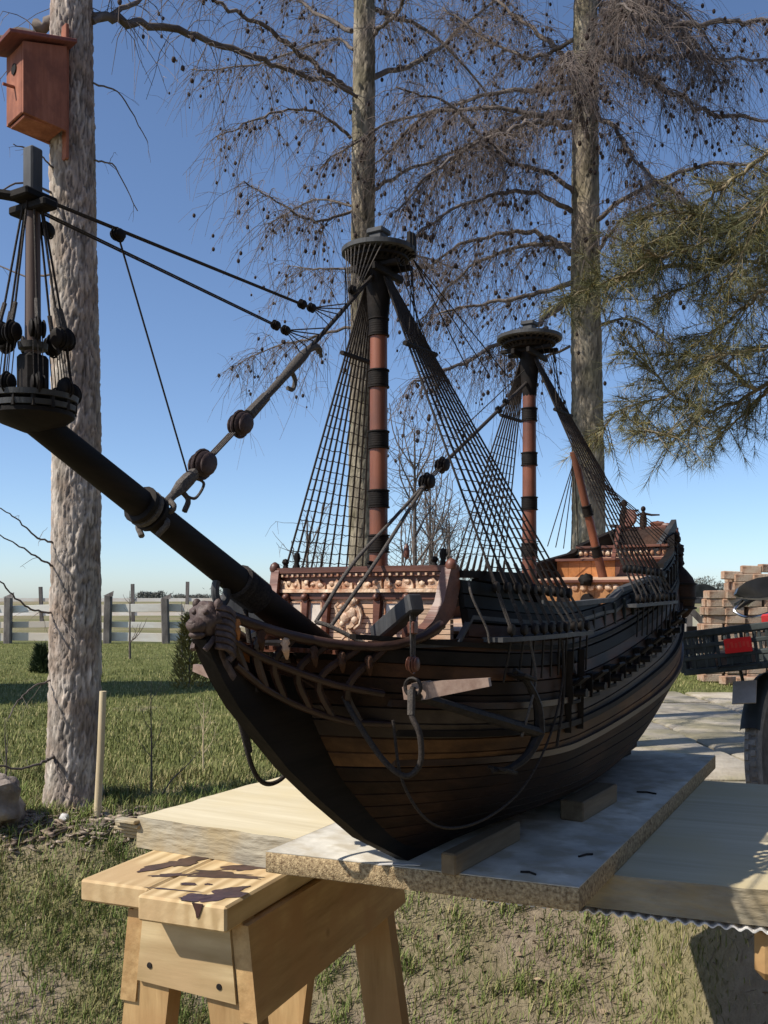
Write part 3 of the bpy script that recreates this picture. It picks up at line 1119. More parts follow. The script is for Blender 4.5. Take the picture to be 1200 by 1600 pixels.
bare_tree('sapling', 'lone thin shoot at the left edge of the lawn', base_of(8, 5.2), .36, .006, 4, .5, TWIG, 'saplings on the lawn', (.03, .08), 8)

# little dark conifer seedling and yellowish bush by the fence
for nm, px, d, hh, rad, mt, lb in [('conifer_seedling', 64, 12.9, .35, .13, SPRU, 'tiny dark conifer seedling on the lawn left of the trunk'),
                                   ('young_thuja', 296, 10.8, .8, .22, NEED, 'yellowish young evergreen bush behind the lion figurehead')]:
    bb = base_of(px, d)
    o = thing(nm, lb, 'bush', bb)
    MB().tube([(0, 0, -.02), (0, 0, hh * .8)], [.012, .004], 6).build('stem', TWIG, o)
    n_ = 1500
    z = hh * rng.random(n_)
    rr = rad * (1 - z / hh * .8) * np.sqrt(rng.random(n_))
    a = rng.random(n_) * 6.283
    c = np.stack([np.cos(a) * rr, np.sin(a) * rr, z], -1)
    d_ = np.stack([np.cos(a) * .6, np.sin(a) * .6, .7 + 0 * a], -1) + rng.normal(0, .3, (n_, 3))
    s_ = np.cross(d_, rng.normal(0, 1, (n_, 3)))
    s_ /= np.linalg.norm(s_, axis=1, keepdims=True)
    V = np.stack([c - s_ * .008, c + s_ * .008, c + d_ * .09], 1).reshape(-1, 3)
    npmesh('foliage', V, np.arange(len(V)).reshape(-1, 3), mt, o, kind='stuff',
           tint=np.repeat((.8 + .6 * rng.random((n_, 1))) * np.array([[1.5, 1.25, .8]]) if mt is NEED else np.ones((n_, 3)), 3, axis=0))

# far trees on the horizon
for i, (px, d, wd, hh) in enumerate([(236, 320, 6, 4), (300, 330, 10, 2.6), (375, 90, 2.6, 3.2), (1075, 200, 8, 6), (1140, 240, 16, 7), (640, 330, 40, 4)]):
    bb = base_of(px, d)
    n_ = 2600
    x = rng.normal(0, .35, n_) * wd
    hgt = hh * (.45 + .55 * vn(x + i * 31, x * 0, .5))
    z = hgt * rng.random(n_) ** .7
    y = rng.normal(0, 1.5, n_)
    c = np.stack([x, y, z], -1)
    d_ = rng.normal(0, 1, (n_, 3)) * .0011 * d
    s_ = rng.normal(0, 1, (n_, 3)) * .0006 * d
    V = np.stack([c - d_, c + s_, c + d_], 1).reshape(-1, 3)
    o = npmesh('distant_trees', V, np.arange(len(V)).reshape(-1, 3), FARTREE, kind='stuff')
    o.location = bb
    tag(o, 'hazy clump of distant trees low on the horizon', 'trees', 'clumps of trees on the horizon')

# ------------------------------------------------------------------ fence
fd = 21.4
fence = thing('rail_fence', 'whitewashed board fence with dark posts across the far lawn', 'fence', (0, fd, .5))
fence.scale = (1, 1, .833)
fposts = [-60, -28, 15, 88, 170, 260, 342, 430]
for px in fposts + [515, 600, 685]:
    x = (px - 600) / FPX * fd
    hh = 1.2 + random.uniform(-.04, .08)
    m3 = Matrix.Rotation(random.uniform(-.04, .04), 3, 'Y')
    b = MB()
    b.box((x, -.09, hh / 2 - .1), (.16, .14, hh + .2), m3, .02)
    b.add([(x - .09, -.16, hh), (x + .12, -.16, hh - .02), (x + .1, -.02, hh), (x - .07, -.02, hh), (x + .14, -.1, hh + .14)], [(0, 1, 4), (1, 2, 4), (2, 3, 4), (3, 0, 4), (3, 2, 1, 0)])
    b.build('post', FPOST, fence)
allp = fposts + [515, 600, 685]
for i in range(len(allp) - 1):
    x0, x1 = (allp[i] - 600) / FPX * fd, (allp[i + 1] - 600) / FPX * fd
    for (z, h_) in ((.93, .20), (.49, .16), (.16, .22)):
        dz0, dz1 = random.uniform(-.025, .025), random.uniform(-.025, .025)
        MB().beam((x0 + .004, 0, z + dz0), (x1 - .004, 0, z + dz1), .03, h_ * random.uniform(.88, 1.08), ch=.004).build('board', FENCE, fence)
fence2 = thing('field_fence', 'far thin post fence standing beyond the white board fence', 'fence', (0, 34, .5))
for k in range(-22, 2):
    x = k * 1.75 + random.uniform(-.2, .2)
    MB().beam((x, 0, -.1), (x + random.uniform(-.06, .06), 0, 1.45 + random.uniform(-.1, .15)), .11, .11).build('post', FPOST, fence2)
for z in (.45, .95):
    MB().beam((-39, 0, z), (3, 0, z), .03, .12).build('board', FENCE, fence2)

# ------------------------------------------------------------------ bird house
bh = thing('bird_house', 'reddish brown wooden bird house nailed to the left trunk', 'bird house', at(94, 146, 4.59))
bh.scale = (.95, .74, .92)
bh.rotation_euler = (0, 0, R(-47))     # the front faces the sun, left of the camera
q = 5.48 / FPX


def plank_box(name, c, s_, mat, par, ch=.004, rot=None):
    return MB().box(c, s_, rot, ch).build(name, mat, par)


# local: -y is the front, +y towards the trunk
W_, D_, Hh = .205, .30, .375
plank_box('back_board', (0, .02, -.0), (.10, .025, .70), BIRD, bh)
body = MB()
for sgn in (-1, 1):
    body.prism([(-.02, -.235), (-D_, -.215), (-D_, .135), (-.02, .195)], lambda u, v, w_, sgn=sgn: (sgn * (W_ / 2 - .01) + w_, u + .005, v), .018)
body.build('side_wall', BIRD, bh)
plank_box('front_wall', (0, -D_ + .012, -.04), (W_ - .038, .018, .345), BIRD, bh)
plank_box('floor', (0, -.155, -.222), (W_ - .04, .25, .018), BIRD, bh)
rf = MB()
rf.box((0, -.18, .185), (.27, .44, .02), Matrix.Rotation(R(11), 3, 'X'), .003)
rf.build('roof', BIRDD, bh)
MB().lathe([(.027, -.004), (.027, .004)], (0, -D_ - .0005, .035), (0, -1, 0), 24).build('entrance_hole', HOLE, bh)
MB().tube([(0, -D_, -.055), (0, -D_ - .07, -.058)], .008, 8).build('perch', BIRD, bh)

# stake, rock, post
st = MB()
p0, p1 = at(152, 1276, 4.42), at(161, 1080, 4.42)
st.tube([p0 - Vector((0, 0, .08)), p0, p0.lerp(p1, .5) + Vector((.002, 0, 0)), p1], [.0175, .0175, .017, .016], 12)
tag(st.build('wooden_stake', STAKE), 'pale round wooden stake stuck in the ground beside the left trunk', 'stake')
rb = at(-12, 1285, 4.3)
tag(MB().ball((rb.x - .03, rb.y + .05, rb.z + .08), (.13, .13, .15), 28, 18, bump=.55).build('boulder', ROCK, ang=60), 'rough pinkish grey boulder at the left edge of the grass', 'rock')
tag(MB().ball((at(101, 1277, 4.38).x, 4.38, float(gz(at(101, 1277, 4.38).x, 4.38)) + .018), (.023, .021, .021), 12, 8, bump=.4).build('pebble', WHITEP, ang=60), 'small round white stone in the bark chips by the trunk', 'stone')

# ------------------------------------------------------------------ trestles and boards
ZT = H - .5                      # top of the chipboard


def boardthing(name, label, P0, ang, Lx, Ly, th, ztop, mat, topmat, cat='board'):
    """board with its front left corner at P0, x along its front edge"""
    o = MB()
    nxs = max(2, int(Lx / .05))
    nys = max(2, int(Ly / .05))
    # slightly ragged front edge built from a fine grid
    vs = []
    for k in (0, 1):
        for j in range(nys + 1):
            for i in range(nxs + 1):
                x, y = Lx * i / nxs, Ly * j / nys
                rag = .004
                if j == 0:
                    y += random.uniform(-rag, rag)
                if i == 0:
                    x += random.uniform(-rag, rag) * 1.5
                vs.append((x, y, (0 if k else -th) + random.uniform(-.0006, .0006)))
    n1 = (nxs + 1) * (nys + 1)
    fs = []
    for j in range(nys):
        for i in range(nxs):
            a = j * (nxs + 1) + i
            fs.append((a, a + nxs + 1, a + nxs + 2, a + 1))
            fs.append((a + n1, a + 1 + n1, a + nxs + 2 + n1, a + nxs + 1 + n1))
    for i in range(nxs):
        fs.append((i, i + 1, i + 1 + n1, i + n1))
        a = nys * (nxs + 1) + i
        fs.append((a + 1, a, a + n1, a + 1 + n1))
    for j in range(nys):
        a = j * (nxs + 1)
        fs.append((a + nxs + 1, a, a + n1, a + nxs + 1 + n1))
        a += nxs
        fs.append((a, a + nxs + 1, a + nxs + 1 + n1, a + n1))
    o.add(vs, fs)
    ob = o.build(name, mat, top=topmat, ang=30)
    ob.location = (P0[0], P0[1], ztop)
    ob.rotation_euler = (0, 0, ang)
    return tag(ob, label, cat)


ZB = ZT - .0425                  # top of the two thick boards
boardthing('thick_board', 'pale thick weathered wooden board under the bow on the left trestle', (-.612, 2.385), R(-28.5), .62, .86, .075, ZB, EDGE, PINEL)
boardthing('thick_board', 'pale thick board on the right lying half in the ship\'s shadow', (.150, 2.0), R(-21), 1.22, 1.09, .068, ZB, EDGE, PINEL)
# splintered strips at the left board's ragged end
sp = MB()
for k in range(5):
    p = Vector((-.618 + .02 * k * .1, 2.39 + .012 * k, ZB - .012 - .012 * k))
    sp.box(p + Vector((-.02, .005, 0)), (random.uniform(.05, .1), .03, .009), Matrix.Rotation(R(-28 + random.uniform(-8, 8)), 3, 'Z'), .002)
tag(sp.build('splintered_lath', EDGE), 'splintered lath sticking out of the left board\'s ragged end', 'lath')

chip = thing('chipboard_panel', 'thick chipboard panel with worn white top carrying the model ship', 'board', (-.234, 1.899, ZT), math.atan2(-.24, .571))
cA, cB, cC = Vector((-.234, 1.899)), Vector((.337, 1.659)), Vector((1.057, 3.06))
ex = (cB - cA).normalized()
ey = Vector((-ex.y, ex.x))
LX = (cB - cA).length
sk = (cC - cB).dot(ex)
LY = (cC - cB).dot(ey)


def chipquad(name, z0, z1, ins, mat):
    b = MB()
    k = 34
    ring = []
    for (p, q_) in (((0, 0), (LX, 0)), ((LX, 0), (LX + sk, LY)), ((LX + sk, LY), (sk, LY)), ((sk, LY), (0, 0))):
        for i in range(k):
            t = i / k
            ring.append(Vector((p[0] + (q_[0] - p[0]) * t, p[1] + (q_[1] - p[1]) * t)))
    cx = sum(ring, Vector((0, 0))) / len(ring)
    n_ = len(ring)
    vs = []
    for (z, s_) in ((z0, ins + .0015), (z0 + .002, ins), (z1 - .0015, ins), (z1, ins + .0015)):
        for p in ring:
            d = (cx - p).normalized() * (s_ + random.uniform(0, .0012))
            vs.append((p.x + d.x, p.y + d.y, z))
    fs = []
    for r_ in range(3):
        for i in range(n_):
            j = (i + 1) % n_
            fs.append((r_ * n_ + i, r_ * n_ + j, (r_ + 1) * n_ + j, (r_ + 1) * n_ + i))
    fs.append(tuple(range(3 * n_, 4 * n_)))
    fs.append(tuple(range(n_))[::-1])
    b.add(vs, fs)
    return b.build(name, mat, chip, ang=50)


chipquad('core', -.042, -.002, 0, CHIP)
chipquad('white_top_sheet', -.0019, 0, .001, LAMIN)
# screws, scraps and marks lying on the panel
for i, (px, py, l, a, mt, lb) in enumerate([(915, 1338, .035, .5, IRON, 'dark bent nail lying right of centre on the white panel'),
                                            (825, 1366, .03, -.6, IRON, 'small dark splinter near the white panel\'s front edge'),
                                            (1010, 1240, .05, -.5, BLACKW, 'dark wood sliver near the white panel\'s far right edge')]):
    p = Vector(((px - 600) / (py - 935) * .5, FPX * .5 / (py - 935), ZT + .002))
    dv = Vector((math.cos(a), math.sin(a), 0)) * l / 2
    tag(MB().tube([p - dv, p + Vector((.003, .004, .001)), p + dv], .0022, 6).build('nail', mt), lb, 'nail')

# trestle under the left board
tr = thing('trestle', 'sturdy pine trestle with dark spill on its top planks', 'trestle', (-.458, 2.0, 0), R(68 - 90))
ZS = ZB - .0755                  # top of trestle
hw = .165


def tbox(name, c, s_, mat=PINEO, rot=None, ch=.004, par=tr):
    return MB().box(c, s_, rot, ch).build(name, mat, par)


# local: y runs along the trestle away from the camera, x to the right
pl1 = MB().box((-.1475, .485, -.024), (.180, .92, .048), None, .005).build('top_plank', PINEY, tr)
pl1.location.z = ZS
pl2 = MB().box((.054, .455, -.027), (.214, .95, .054), None, .005).build('top_plank', PINEY, tr)
pl2.location.z = ZS
zt = ZS - .055
ep = MB()
ep.prism([(-.082, 0), (.132, 0), (.148, -.165), (-.098, -.150)], lambda u, v, w_: (u, w_ + .055, zt + v - .001), .03)
ep.build('end_board', PINE, tr)
for x_, v_ in ((-.065, -.115), (.108, -.135)):
    MB().lathe([(.007, 0), (.006, .002), (.0, .0025)], (x_, .0398, zt + v_), (0, -1, 0), 12).build('screw', IRON, tr)
for sgn, x0 in ((-1, -.104), (1, .154)):
    sb = MB()
    sb.prism([(x0 - .02, 0), (x0 + .02, 0), (x0 + .02 + sgn * .022, -.20), (x0 - .02 + sgn * .022, -.20)], lambda u, v, w_: (u, w_ + .475, zt + v - .002), .86)
    sb.build('side_board', PINEOY, tr)
for yy in (.07, .80):
    for sgn, x0 in ((-1, -.055), (1, .105)):
        lg = MB()
        lg.beam((x0, yy, zt - .003), (x0 + sgn * .15, yy + (.03 if yy < .4 else .02), -.24), .11, .05, Vector((0, 1, 0)))
        lg.build('leg', PINEOZ, tr)
    MB().beam((-.10, yy + .035, .21), (.15, yy + .035, .21), .03, .09).build('cross_rail', PINEO, tr)
# dark spill with its own outline
def spill(cx, cy, rx, ry, ang, seed, rag=.5):
    n_ = 72
    vs = []
    for i in range(n_):
        t = 2 * math.pi * i / n_
        q_ = Vector((math.cos(t) * 1.4, math.sin(t) * 1.4, seed))
        k = 1 + rag * noise.noise(q_) + rag * .55 * noise.noise(q_ * 2.4) + rag * .1 * noise.noise(q_ * 6)
        u, v = rx * k * math.cos(t), ry * k * math.sin(t)
        vs.append((min(.158, cx + u * math.cos(ang) - v * math.sin(ang)), max(-.0185, cy + u * math.sin(ang) + v * math.cos(ang)), ZS + .0006 + .0002 * (seed % 7)))
    return MB().add(vs, [tuple(range(n_))]).build('spill', STAIN, tr, smooth=False)


spill(.105, .045, .075, .030, 1.0, 3.1, .8)
spill(.075, .005, .035, .022, .4, 5.5, .8)
spill(.03, .17, .085, .020, .15, 8.3, .9)
spill(.05, .235, .07, .022, .7, 1.7, .9)
spill(-.105, .22, .08, .035, 1.1, 12.4, .8)
spill(-.06, .13, .05, .010, .5, 2.2, .8)
spill(.005, .082, .022, .008, .2, 6.1, .6)
spill(.045, .098, .011, .006, .1, 7.9, .5)
spill(-.01, .035, .055, .004, .12, 9.2, .6)
dr = MB()
dr.prism([(.082, 0), (.108, .0), (.104, -.012), (.098, -.028), (.093, -.030), (.090, -.016)], lambda u, v, w_: (u, -.0212 + w_, ZS + v), .002)
dr.build('spill_drip', STAIN, tr)

# beam trestle under the right board
bt = thing('beam_trestle', 'rough wooden beam trestle holding up the right board', 'trestle', (.775, 1.80, 0), R(-21))
MB().box((.02, .5, ZB - .0695 - .055), (.19, 1.05, .108), None, .018).build('beam', PINEOY, bt)
for yy in (.12, .9):
    MB().beam((.07, yy, ZB - .0695 - .109), (.10, yy, -.24), .07, .08, Vector((0, 1, 0))).build('leg', PINEOZ, bt)
    MB().beam((.095, yy + .08, ZB - .0695 - .109), (.30, yy + .08, -.24), .05, .07, Vector((0, 1, 0))).build('leg', PINEOZ, bt)
# corrugated sheet under the front of the right board
cs = MB()
nw, amp = 48, .0036
vs, fs = [], []
for i in range(nw * 6 + 1):
    x = .02 + 1.18 * i / (nw * 6)
    z = amp * math.sin(2 * math.pi * i / 6 / 1.0)
    for (y, zz) in ((-.006, z), (.05, z), (.05, z - .003), (-.006, z - .003)):
        vs.append((x, y, zz))
for i in range(nw * 6):
    for k in range(4):
        a, b_ = i * 4 + k, i * 4 + (k + 1) % 4
        fs.append((a, b_, b_ + 4, a + 4))
cs.add(vs, fs)
cso = cs.build('corrugated_strip', WHITEP, smooth=False)
cso.location = (.150, 2.0, ZB - .068 - .0065)
cso.rotation_euler = (0, 0, R(-21))
tag(cso, 'wavy white corrugated strip under the right board\'s front edge', 'strip')

# ------------------------------------------------------------------ the model ship
US = Vector((.512, .859)).normalized()
FX, FY = .024, 1.816
ship = thing('model_sailing_ship', 'large dark wooden model of an old three masted galleon without sails', 'model ship', (FX, FY, ZT), math.atan2(US.y, US.x))


def S(a, b, z):
    """ship coordinates: a aft, b to port, z up -> local"""
    return Vector((a, -b, z))


ip = np.interp


def a_bow(z):
    return ip(z, [0, .05, .1, .2, .3, .43, .6], [.03, -.045, -.105, -.215, -.290, -.335, -.345])


def a_stern(z):
    return ip(z, [0, .1, .2, .3, .4, .5, .75], [1.47, 1.50, 1.55, 1.61, 1.64, 1.655, 1.69])


def half(a, z):
    W = ip(z, [0, .02, .05, .1, .15, .2, .27, .35, .43, .5, .6, .75], [.014, .085, .145, .198, .228, .244, .255, .250, .234, .220, .205, .18])
    T = ip(z, [0, .15, .2, .27, .35, .45, .55, .75], [.010, .012, .035, .085, .115, .122, .112, .08])
    Le = ip(z, [0, .1, .2, .43, .6], [.8, .62, .48, .40, .38])
    pw = ip(z, [0, .1, .2, .3, .43], [1.15, .92, .76, .64, .55])
    Lr = ip(z, [0, .15, .3, .6], [1.15, .95, .75, .75])
    x = min(1, max(0, (a - a_bow(z)) / Le))
    g = (1 - (1 - x) ** 2) ** pw
    x2 = min(1, max(0, (a_stern(z) - a) / Lr))
    ga = T + (W - T) * (1 - (1 - x2) ** 2.2)
    return g * ga


def sheer(a):
    return .125 * ((a - .25) / .95) ** 1.55 if a > .25 else .035 * ((.3 - a) / .6) ** 2


def zq(a, q_):
    return q_ + sheer(a) * min(1, q_ / .27)


def top(a):
    return ip(a, [-.5, -.135, -.125, .10, .16, .30, .62, .70, 1.08, 1.12, 1.40, 1.44, 1.69],
              [.432, .432, .535, .535, .487, .482, .492, .515, .56, .585, .635, .66, .735])


def hull_pt(s_, q_, off, zlim=True):
    a = -.1 + 1.6 * s_
    z = q_
    for _ in range(7):
        z = zq(a, q_)
        if zlim:
            z = min(z, top(a))
        a = a_bow(z) + s_ * (a_stern(z) - a_bow(z))
    y = half(a, z)
    e = .004
    dya = (half(a + e, z) - half(max(a - e, a_bow(z)), z)) / (2 * e)
    dyz = (half(a, z + e) - half(a, z - e)) / (2 * e)
    dya = max(-3, min(3, dya))
    dyz = max(-3, min(3, dyz))
    nn = Vector((-dya, 1, -dyz)).normalized() * off
    return a + nn.x, max(y + nn.y, .006 if off >= 0 else .0), z + nn.z


SS = [0, .004, .01, .018, .028, .04, .055, .07, .09, .11] + list(np.linspace(.13, 1, 46))
qs = [.004] + list(np.linspace(.03, .66, 27))
wales = {15: .010, 18: .009, 21: .008}
for j in range(len(qs) - 1):
    q0, q1 = qs[j], qs[j + 1]
    proud = wales.get(j, .0045)
    if j < 8:
        mt = HULL
    elif j in wales:
        mt = BLACKW
    elif j in (8, 9):
        mt = HULLW
    elif j in (10, 11):
        mt = HULLG
    elif j in (12, 13):
        mt = HULL
    elif j < 18:
        mt = HULLB
    else:
        mt = HULLGR
    st_ = []
    for s_ in SS:
        a, y, z = hull_pt(s_, q0, 0, False)
        if z < top(a) - .004:
            st_.append(s_)
    # contiguous runs of stations that lie below the rail
    runs, cur = [], []
    for s_ in SS:
        if s_ in st_:
            cur.append(s_)
        else:
            if len(cur) > 2:
                runs.append(cur)
            cur = []
    if len(cur) > 2:
        runs.append(cur)
    for sd in (1, -1):
        for run in runs:
            b = MB()
            vs, fs = [], []
            for s_ in run:
                g_ = .0012
                for (qq, off) in ((q0 + .0006, .0005), (q0 + g_ + .0006, proud), (q1 - g_, proud), (q1, .0005), (q1, -.008), (q0, -.008)):
                    a, y, z = hull_pt(s_, qq, off)
                    vs.append(S(a, sd * y, z))
            k = len(run)
            for i in range(k - 1):
                for m_ in range(6):
                    A, B = i * 6 + m_, i * 6 + (m_ + 1) % 6
                    f_ = (A, B, B + 6, A + 6)
                    fs.append(f_ if sd > 0 else f_[::-1])
            fs.append(tuple(range(6)))
            fs.append(tuple(range((k - 1) * 6, k * 6)))
            b.add(vs, fs)
            b.build('wale' if j in wales else 'hull_plank', mt, ship, ang=45)

# keel and cutwater
kn = MB()
outer = [(1.48, -.0), (.02, 0), (-.135, .075), (-.273, .168), (-.36, .232), (-.425, .290), (-.48, .340), (-.512, .378), (-.540, .418), (-.553, .442)]
inner = [(-.528, .452), (-.50, .43), (-.46, .405), (-.40, .385), (-.345, .375), (-.30, .34), (-.22, .24), (-.10, .12), (-.03, .06), (.05, .022), (1.48, .022)]
kn.prism(outer + inner, lambda u, v, w_: S(u, w_, v + .0005), .026)
kn.build('keel_and_cutwater', BLACKW, ship)
rud = MB()
rud.prism([(1.485, .01), (1.55, .015), (1.655, .32), (1.62, .33)], lambda u, v, w_: S(u, w_, v), .022)
rud.build('rudder', HULL, ship)

# transom and decks
tm = MB()
zs_ = list(np.linspace(.22, .735, 12))
vs = []
for z in zs_:
    y = half(a_stern(z) - .002, z)
    vs += [S(a_stern(z), y, z), S(a_stern(z), -y, z), S(a_stern(z) - .015, y * .98, z), S(a_stern(z) - .015, -y * .98, z)]
fs = []
for i in range(len(zs_) - 1):
    A = i * 4
    fs += [(A, A + 4, A + 5, A + 1), (A + 2, A + 3, A + 7, A + 6)]
tm.add(vs, fs).build('transom', HULLB, ship)


def deck(name, a0, a1, z0, z1, mat, n_=10):
    b = MB()
    vs, fs = [], []
    for i in range(n_ + 1):
        a = a0 + (a1 - a0) * i / n_
        z = z0 + (z1 - z0) * i / n_
        y = max(.004, half(a, z) - .009)
        for (sy, dz) in ((1, 0), (-1, 0), (-1, -.006), (1, -.006)):
            vs.append(S(a, sy * y, z + dz))
    for i in range(n_):
        for k in range(4):
            A, B = i * 4 + k, i * 4 + (k + 1) % 4
            fs.append((A, B, B + 4, A + 4))
    fs += [(0, 1, 2, 3), tuple(range(n_ * 4, n_ * 4 + 4))[::-1]]
    return b.add(vs, fs).build(name, mat, ship)


deck('beak_deck', -.325, -.13, .418, .418, TRIM, 14)
deck('forecastle_deck', -.12, .14, .505, .505, TANW)
deck('waist_deck', .0, 1.2, .44, .455, TANW)
deck('quarter_deck', 1.09, 1.45, .555, .575, TANW)
deck('poop_deck', 1.42, 1.66, .63, .665, TANW)


def along_top(a0, a1, dz=0, off=.0, n_=24):
    return [(a0 + (a1 - a0) * i / n_) for i in range(n_ + 1)]


def side_rail(name, a0, a1, zf, wd, ht, mat, off=0.0, n_=22):
    for sd in (1, -1):
        b = MB()
        vs, fs = [], []
        for i in range(n_ + 1):
            a = a0 + (a1 - a0) * i / n_
            z = zf(a)
            y = half(a, z) + off
            for (dy, dz) in ((wd / 2, -ht / 2), (wd / 2, ht / 2), (-wd / 2, ht / 2), (-wd / 2, -ht / 2)):
                vs.append(S(a, sd * (y + dy), z + dz))
        for i in range(n_):
            for k in range(4):
                A, B = i * 4 + k, i * 4 + (k + 1) % 4
                f_ = (A, B, B + 4, A + 4)
                fs.append(f_ if sd < 0 else f_[::-1])
        fs += [(0, 1, 2, 3), tuple(range(n_ * 4, n_ * 4 + 4))[::-1]]
        b.add(vs, fs).build(name, mat, ship)


side_rail('cap_rail', -.122, .155, lambda a: top(a) + .006, .022, .012, BLACKW, -.002)
side_rail('cap_rail', .165, .69, lambda a: top(a) + .005, .020, .010, GREYW, -.002)
side_rail('cap_rail', .705, 1.10, lambda a: top(a) + .006, .020, .010, GREYW, -.002)
side_rail('cap_rail', 1.125, 1.42, lambda a: top(a) + .006, .022, .012, BLACKW, -.002)
side_rail('cap_rail', 1.445, 1.68, lambda a: top(a) + .006, .022, .012, BLACKW, -.002)
for q_, mt_ in ((.206, HULLR), (.255, BLACKW), (.303, HULLR)):
    side_rail('wale', ip(q_, [.2, .31], [-.17, -.24]), 1.58, lambda a, q_=q_: zq(a, q_), .020, .011, mt_, .003, 60)
side_rail('moulding', -.30, 1.60, lambda a: zq(a, .405), .012, .008, BLACKW, .006, 50)
side_rail('moulding', -.26, 1.62, lambda a: min(zq(a, .452), top(a) - .02) if a > -.12 else .424, .010, .007, GREYW, .005, 50)

# fore castle bulkhead, facing forward
A0, Z0, Z1, BW = -.128, .422, .548, .178


def bk(b, z, pr=0.0):
    """point on the gently bowed bulkhead, pr metres forward of it"""
    return S(A0 - .018 * (1 - (b / BW) ** 2) - pr, b, z)


def bk_strip(name, b0, b1, z0, z1, pr0, pr1, mat, n_=14, sag=0, wav=None, bow=True):
    b = MB()
    vs, fs = [], []
    for i in range(n_ + 1):
        bb = b0 + (b1 - b0) * i / n_
        t = wav(i / n_) if wav else 0
        zz0, zz1 = z0 + (0 if wav is None else t), z1
        sg = -sag * (bb / BW) ** 2
        for (p, z) in ((pr0, zz0), (pr1, zz0), (pr1, zz1), (pr0, zz1)):
            vs.append(bk(bb, z + sg, p))
    for i in range(n_):
        for k in range(4):
            A, B = i * 4 + k, i * 4 + (k + 1) % 4
            fs.append((A, B, B + 4, A + 4))
    fs += [(0, 1, 2, 3)[::-1], tuple(range(n_ * 4, n_ * 4 + 4))]
    return b.add(vs, fs).build(name, mat, ship)


k_ = 10
for i in range(k_):
    z0 = Z0 + (.508 - Z0) * i / k_
    z1 = Z0 + (.508 - Z0) * (i + 1) / k_
    bk_strip('bulkhead_plank', -BW, BW, z0 + .0004, z1 - .0008, -.012, .0, TANW)
bk_strip('frieze_backing', -BW, BW, .508, .546, -.012, .001, TRIM)
bk_strip('upper_rail', -BW - .014, BW + .01, .546, .556, -.012, .013, TRIM, 24)
bk_strip('upper_rail', -BW - .012, BW + .008, .5385, .5445, .0, .009, TRIM, 24)
bk_strip('lower_rail', -BW - .012, BW + .008, .5105, .5165, .0, .012, GILT, 24)
bk_strip('dentil_board', -BW, BW, .4985, .5085, .0015, .006, TRIM, 24)
for i in range(54):
    bb = -BW + (2 * BW) * (i + .5) / 54
    if i % 1 == 0:
        MB().box(bk(bb, .5415, .0105), (.004, .0038, .004)).build('bead', GILT, ship, smooth=False) if i % 2 == 0 else None
for i in range(6):   # carved scroll frieze
    b0 = -BW + 2 * BW * i / 6 + .002
    b1 = b0 + 2 * BW / 6 - .005
    n_ = 26
    up = [(t / n_, .50 + .30 * math.sin(t / n_ * 9.4 + i * 1.7) + .16 * math.sin(t / n_ * 23 + i * 2.9)) for t in range(n_ + 1)]
    poly = [(0, 0), (1, 0)] + [(u, max(.12, min(1, v))) for (u, v) in up][::-1]
    b = MB()
    b.prism([(b0 + (b1 - b0) * u, .517 + .0205 * v) for (u, v) in poly], lambda u, v, w_: bk(u, v, .0035 + w_), .005)
    b.build('carved_frieze', GILT, ship, smooth=False)
    for t in (.2, .5, .8):
        MB().ball(bk(b0 + (b1 - b0) * t, .526 + .003 * math.sin(i + t * 5), .006), (.003, .006, .0045), 8, 6, bump=.4).build('carved_scroll', GILT, ship)
for bb in (-.155, -.108, -.060, .048, .104):     # pilasters with rounded heads
    ps = MB()
    ps.prism([(-.0045, .428), (.0045, .428), (.0065, .485), (.0065, .497), (-.0065, .497), (-.0065, .485)], lambda u, v, w_, bb=bb: bk(bb + u * 1.0 + (v - .46) * .06, v, .006 + w_), .011)
    ps.build('pilaster', TRIM if bb != .045 else ORGW, ship)
    MB().ball(bk(bb + .002, .502, .011), (.0075, .0075, .007), 10, 7).build('pilaster_head', TRIM, ship)
for bb, wd in ((-.132, .026), (-.085, .028), (.076, .028)):   # pale framed panels
    fr = MB()
    fr.prism([(bb - wd / 2, .447), (bb + wd / 2, .447), (bb + wd / 2, .493), (bb - wd / 2, .493)], lambda u, v, w_: bk(u, v, .0015 + w_), .003)
    fr.build('panel', PALE, ship, smooth=False)
    for (u0, v0, u1, v1) in ((-.5, .447, .5, .447), (-.5, .493, .5, .493), (-.5, .447, -.5, .493), (.5, .447, .5, .493)):
        MB().beam(bk(bb + u0 * wd, v0, .004), bk(bb + u1 * wd, v1, .004), .003, .003).build('panel_frame', GILT, ship, smooth=False)
# carved crest in the middle of the bulkhead
cr = MB()
cb = -.008
shape = [(0, .445), (.012, .452), (.02, .462), (.026, .474), (.022, .484), (.016, .49), (.018, .497), (.010, .502), (.002, .497), (-.004, .488), (-.010, .494), (-.018, .490), (-.014, .482), (-.022, .476), (-.026, .468), (-.018, .462), (-.022, .452), (-.010, .450)]
cr.prism([(cb + u, v) for (u, v) in shape], lambda u, v, w_: bk(u, v, .006 + w_), .008)
for (u, v, r_) in ((.006, .474, .011), (-.006, .466, .010), (.010, .494, .007), (-.014, .486, .005), (.014, .462, .007), (-.012, .455, .006), (.0, .482, .008)):
    cr.ball(bk(cb + u, v, .011), (.005, r_, r_), 10, 7)
cr.tube([bk(cb - .014, .447, .012), bk(cb - .024, .46, .014), bk(cb - .021, .475, .013), bk(cb - .027, .486, .012), bk(cb - .018, .492, .012)], .0028, 6)
cr.tube([bk(cb + .014, .447, .012), bk(cb + .026, .455, .014), bk(cb + .029, .47, .013), bk(cb + .024, .482, .012)], .0028, 6)
cr.tube([bk(cb, .424, .008), bk(cb, .448, .010)], .003, 6)
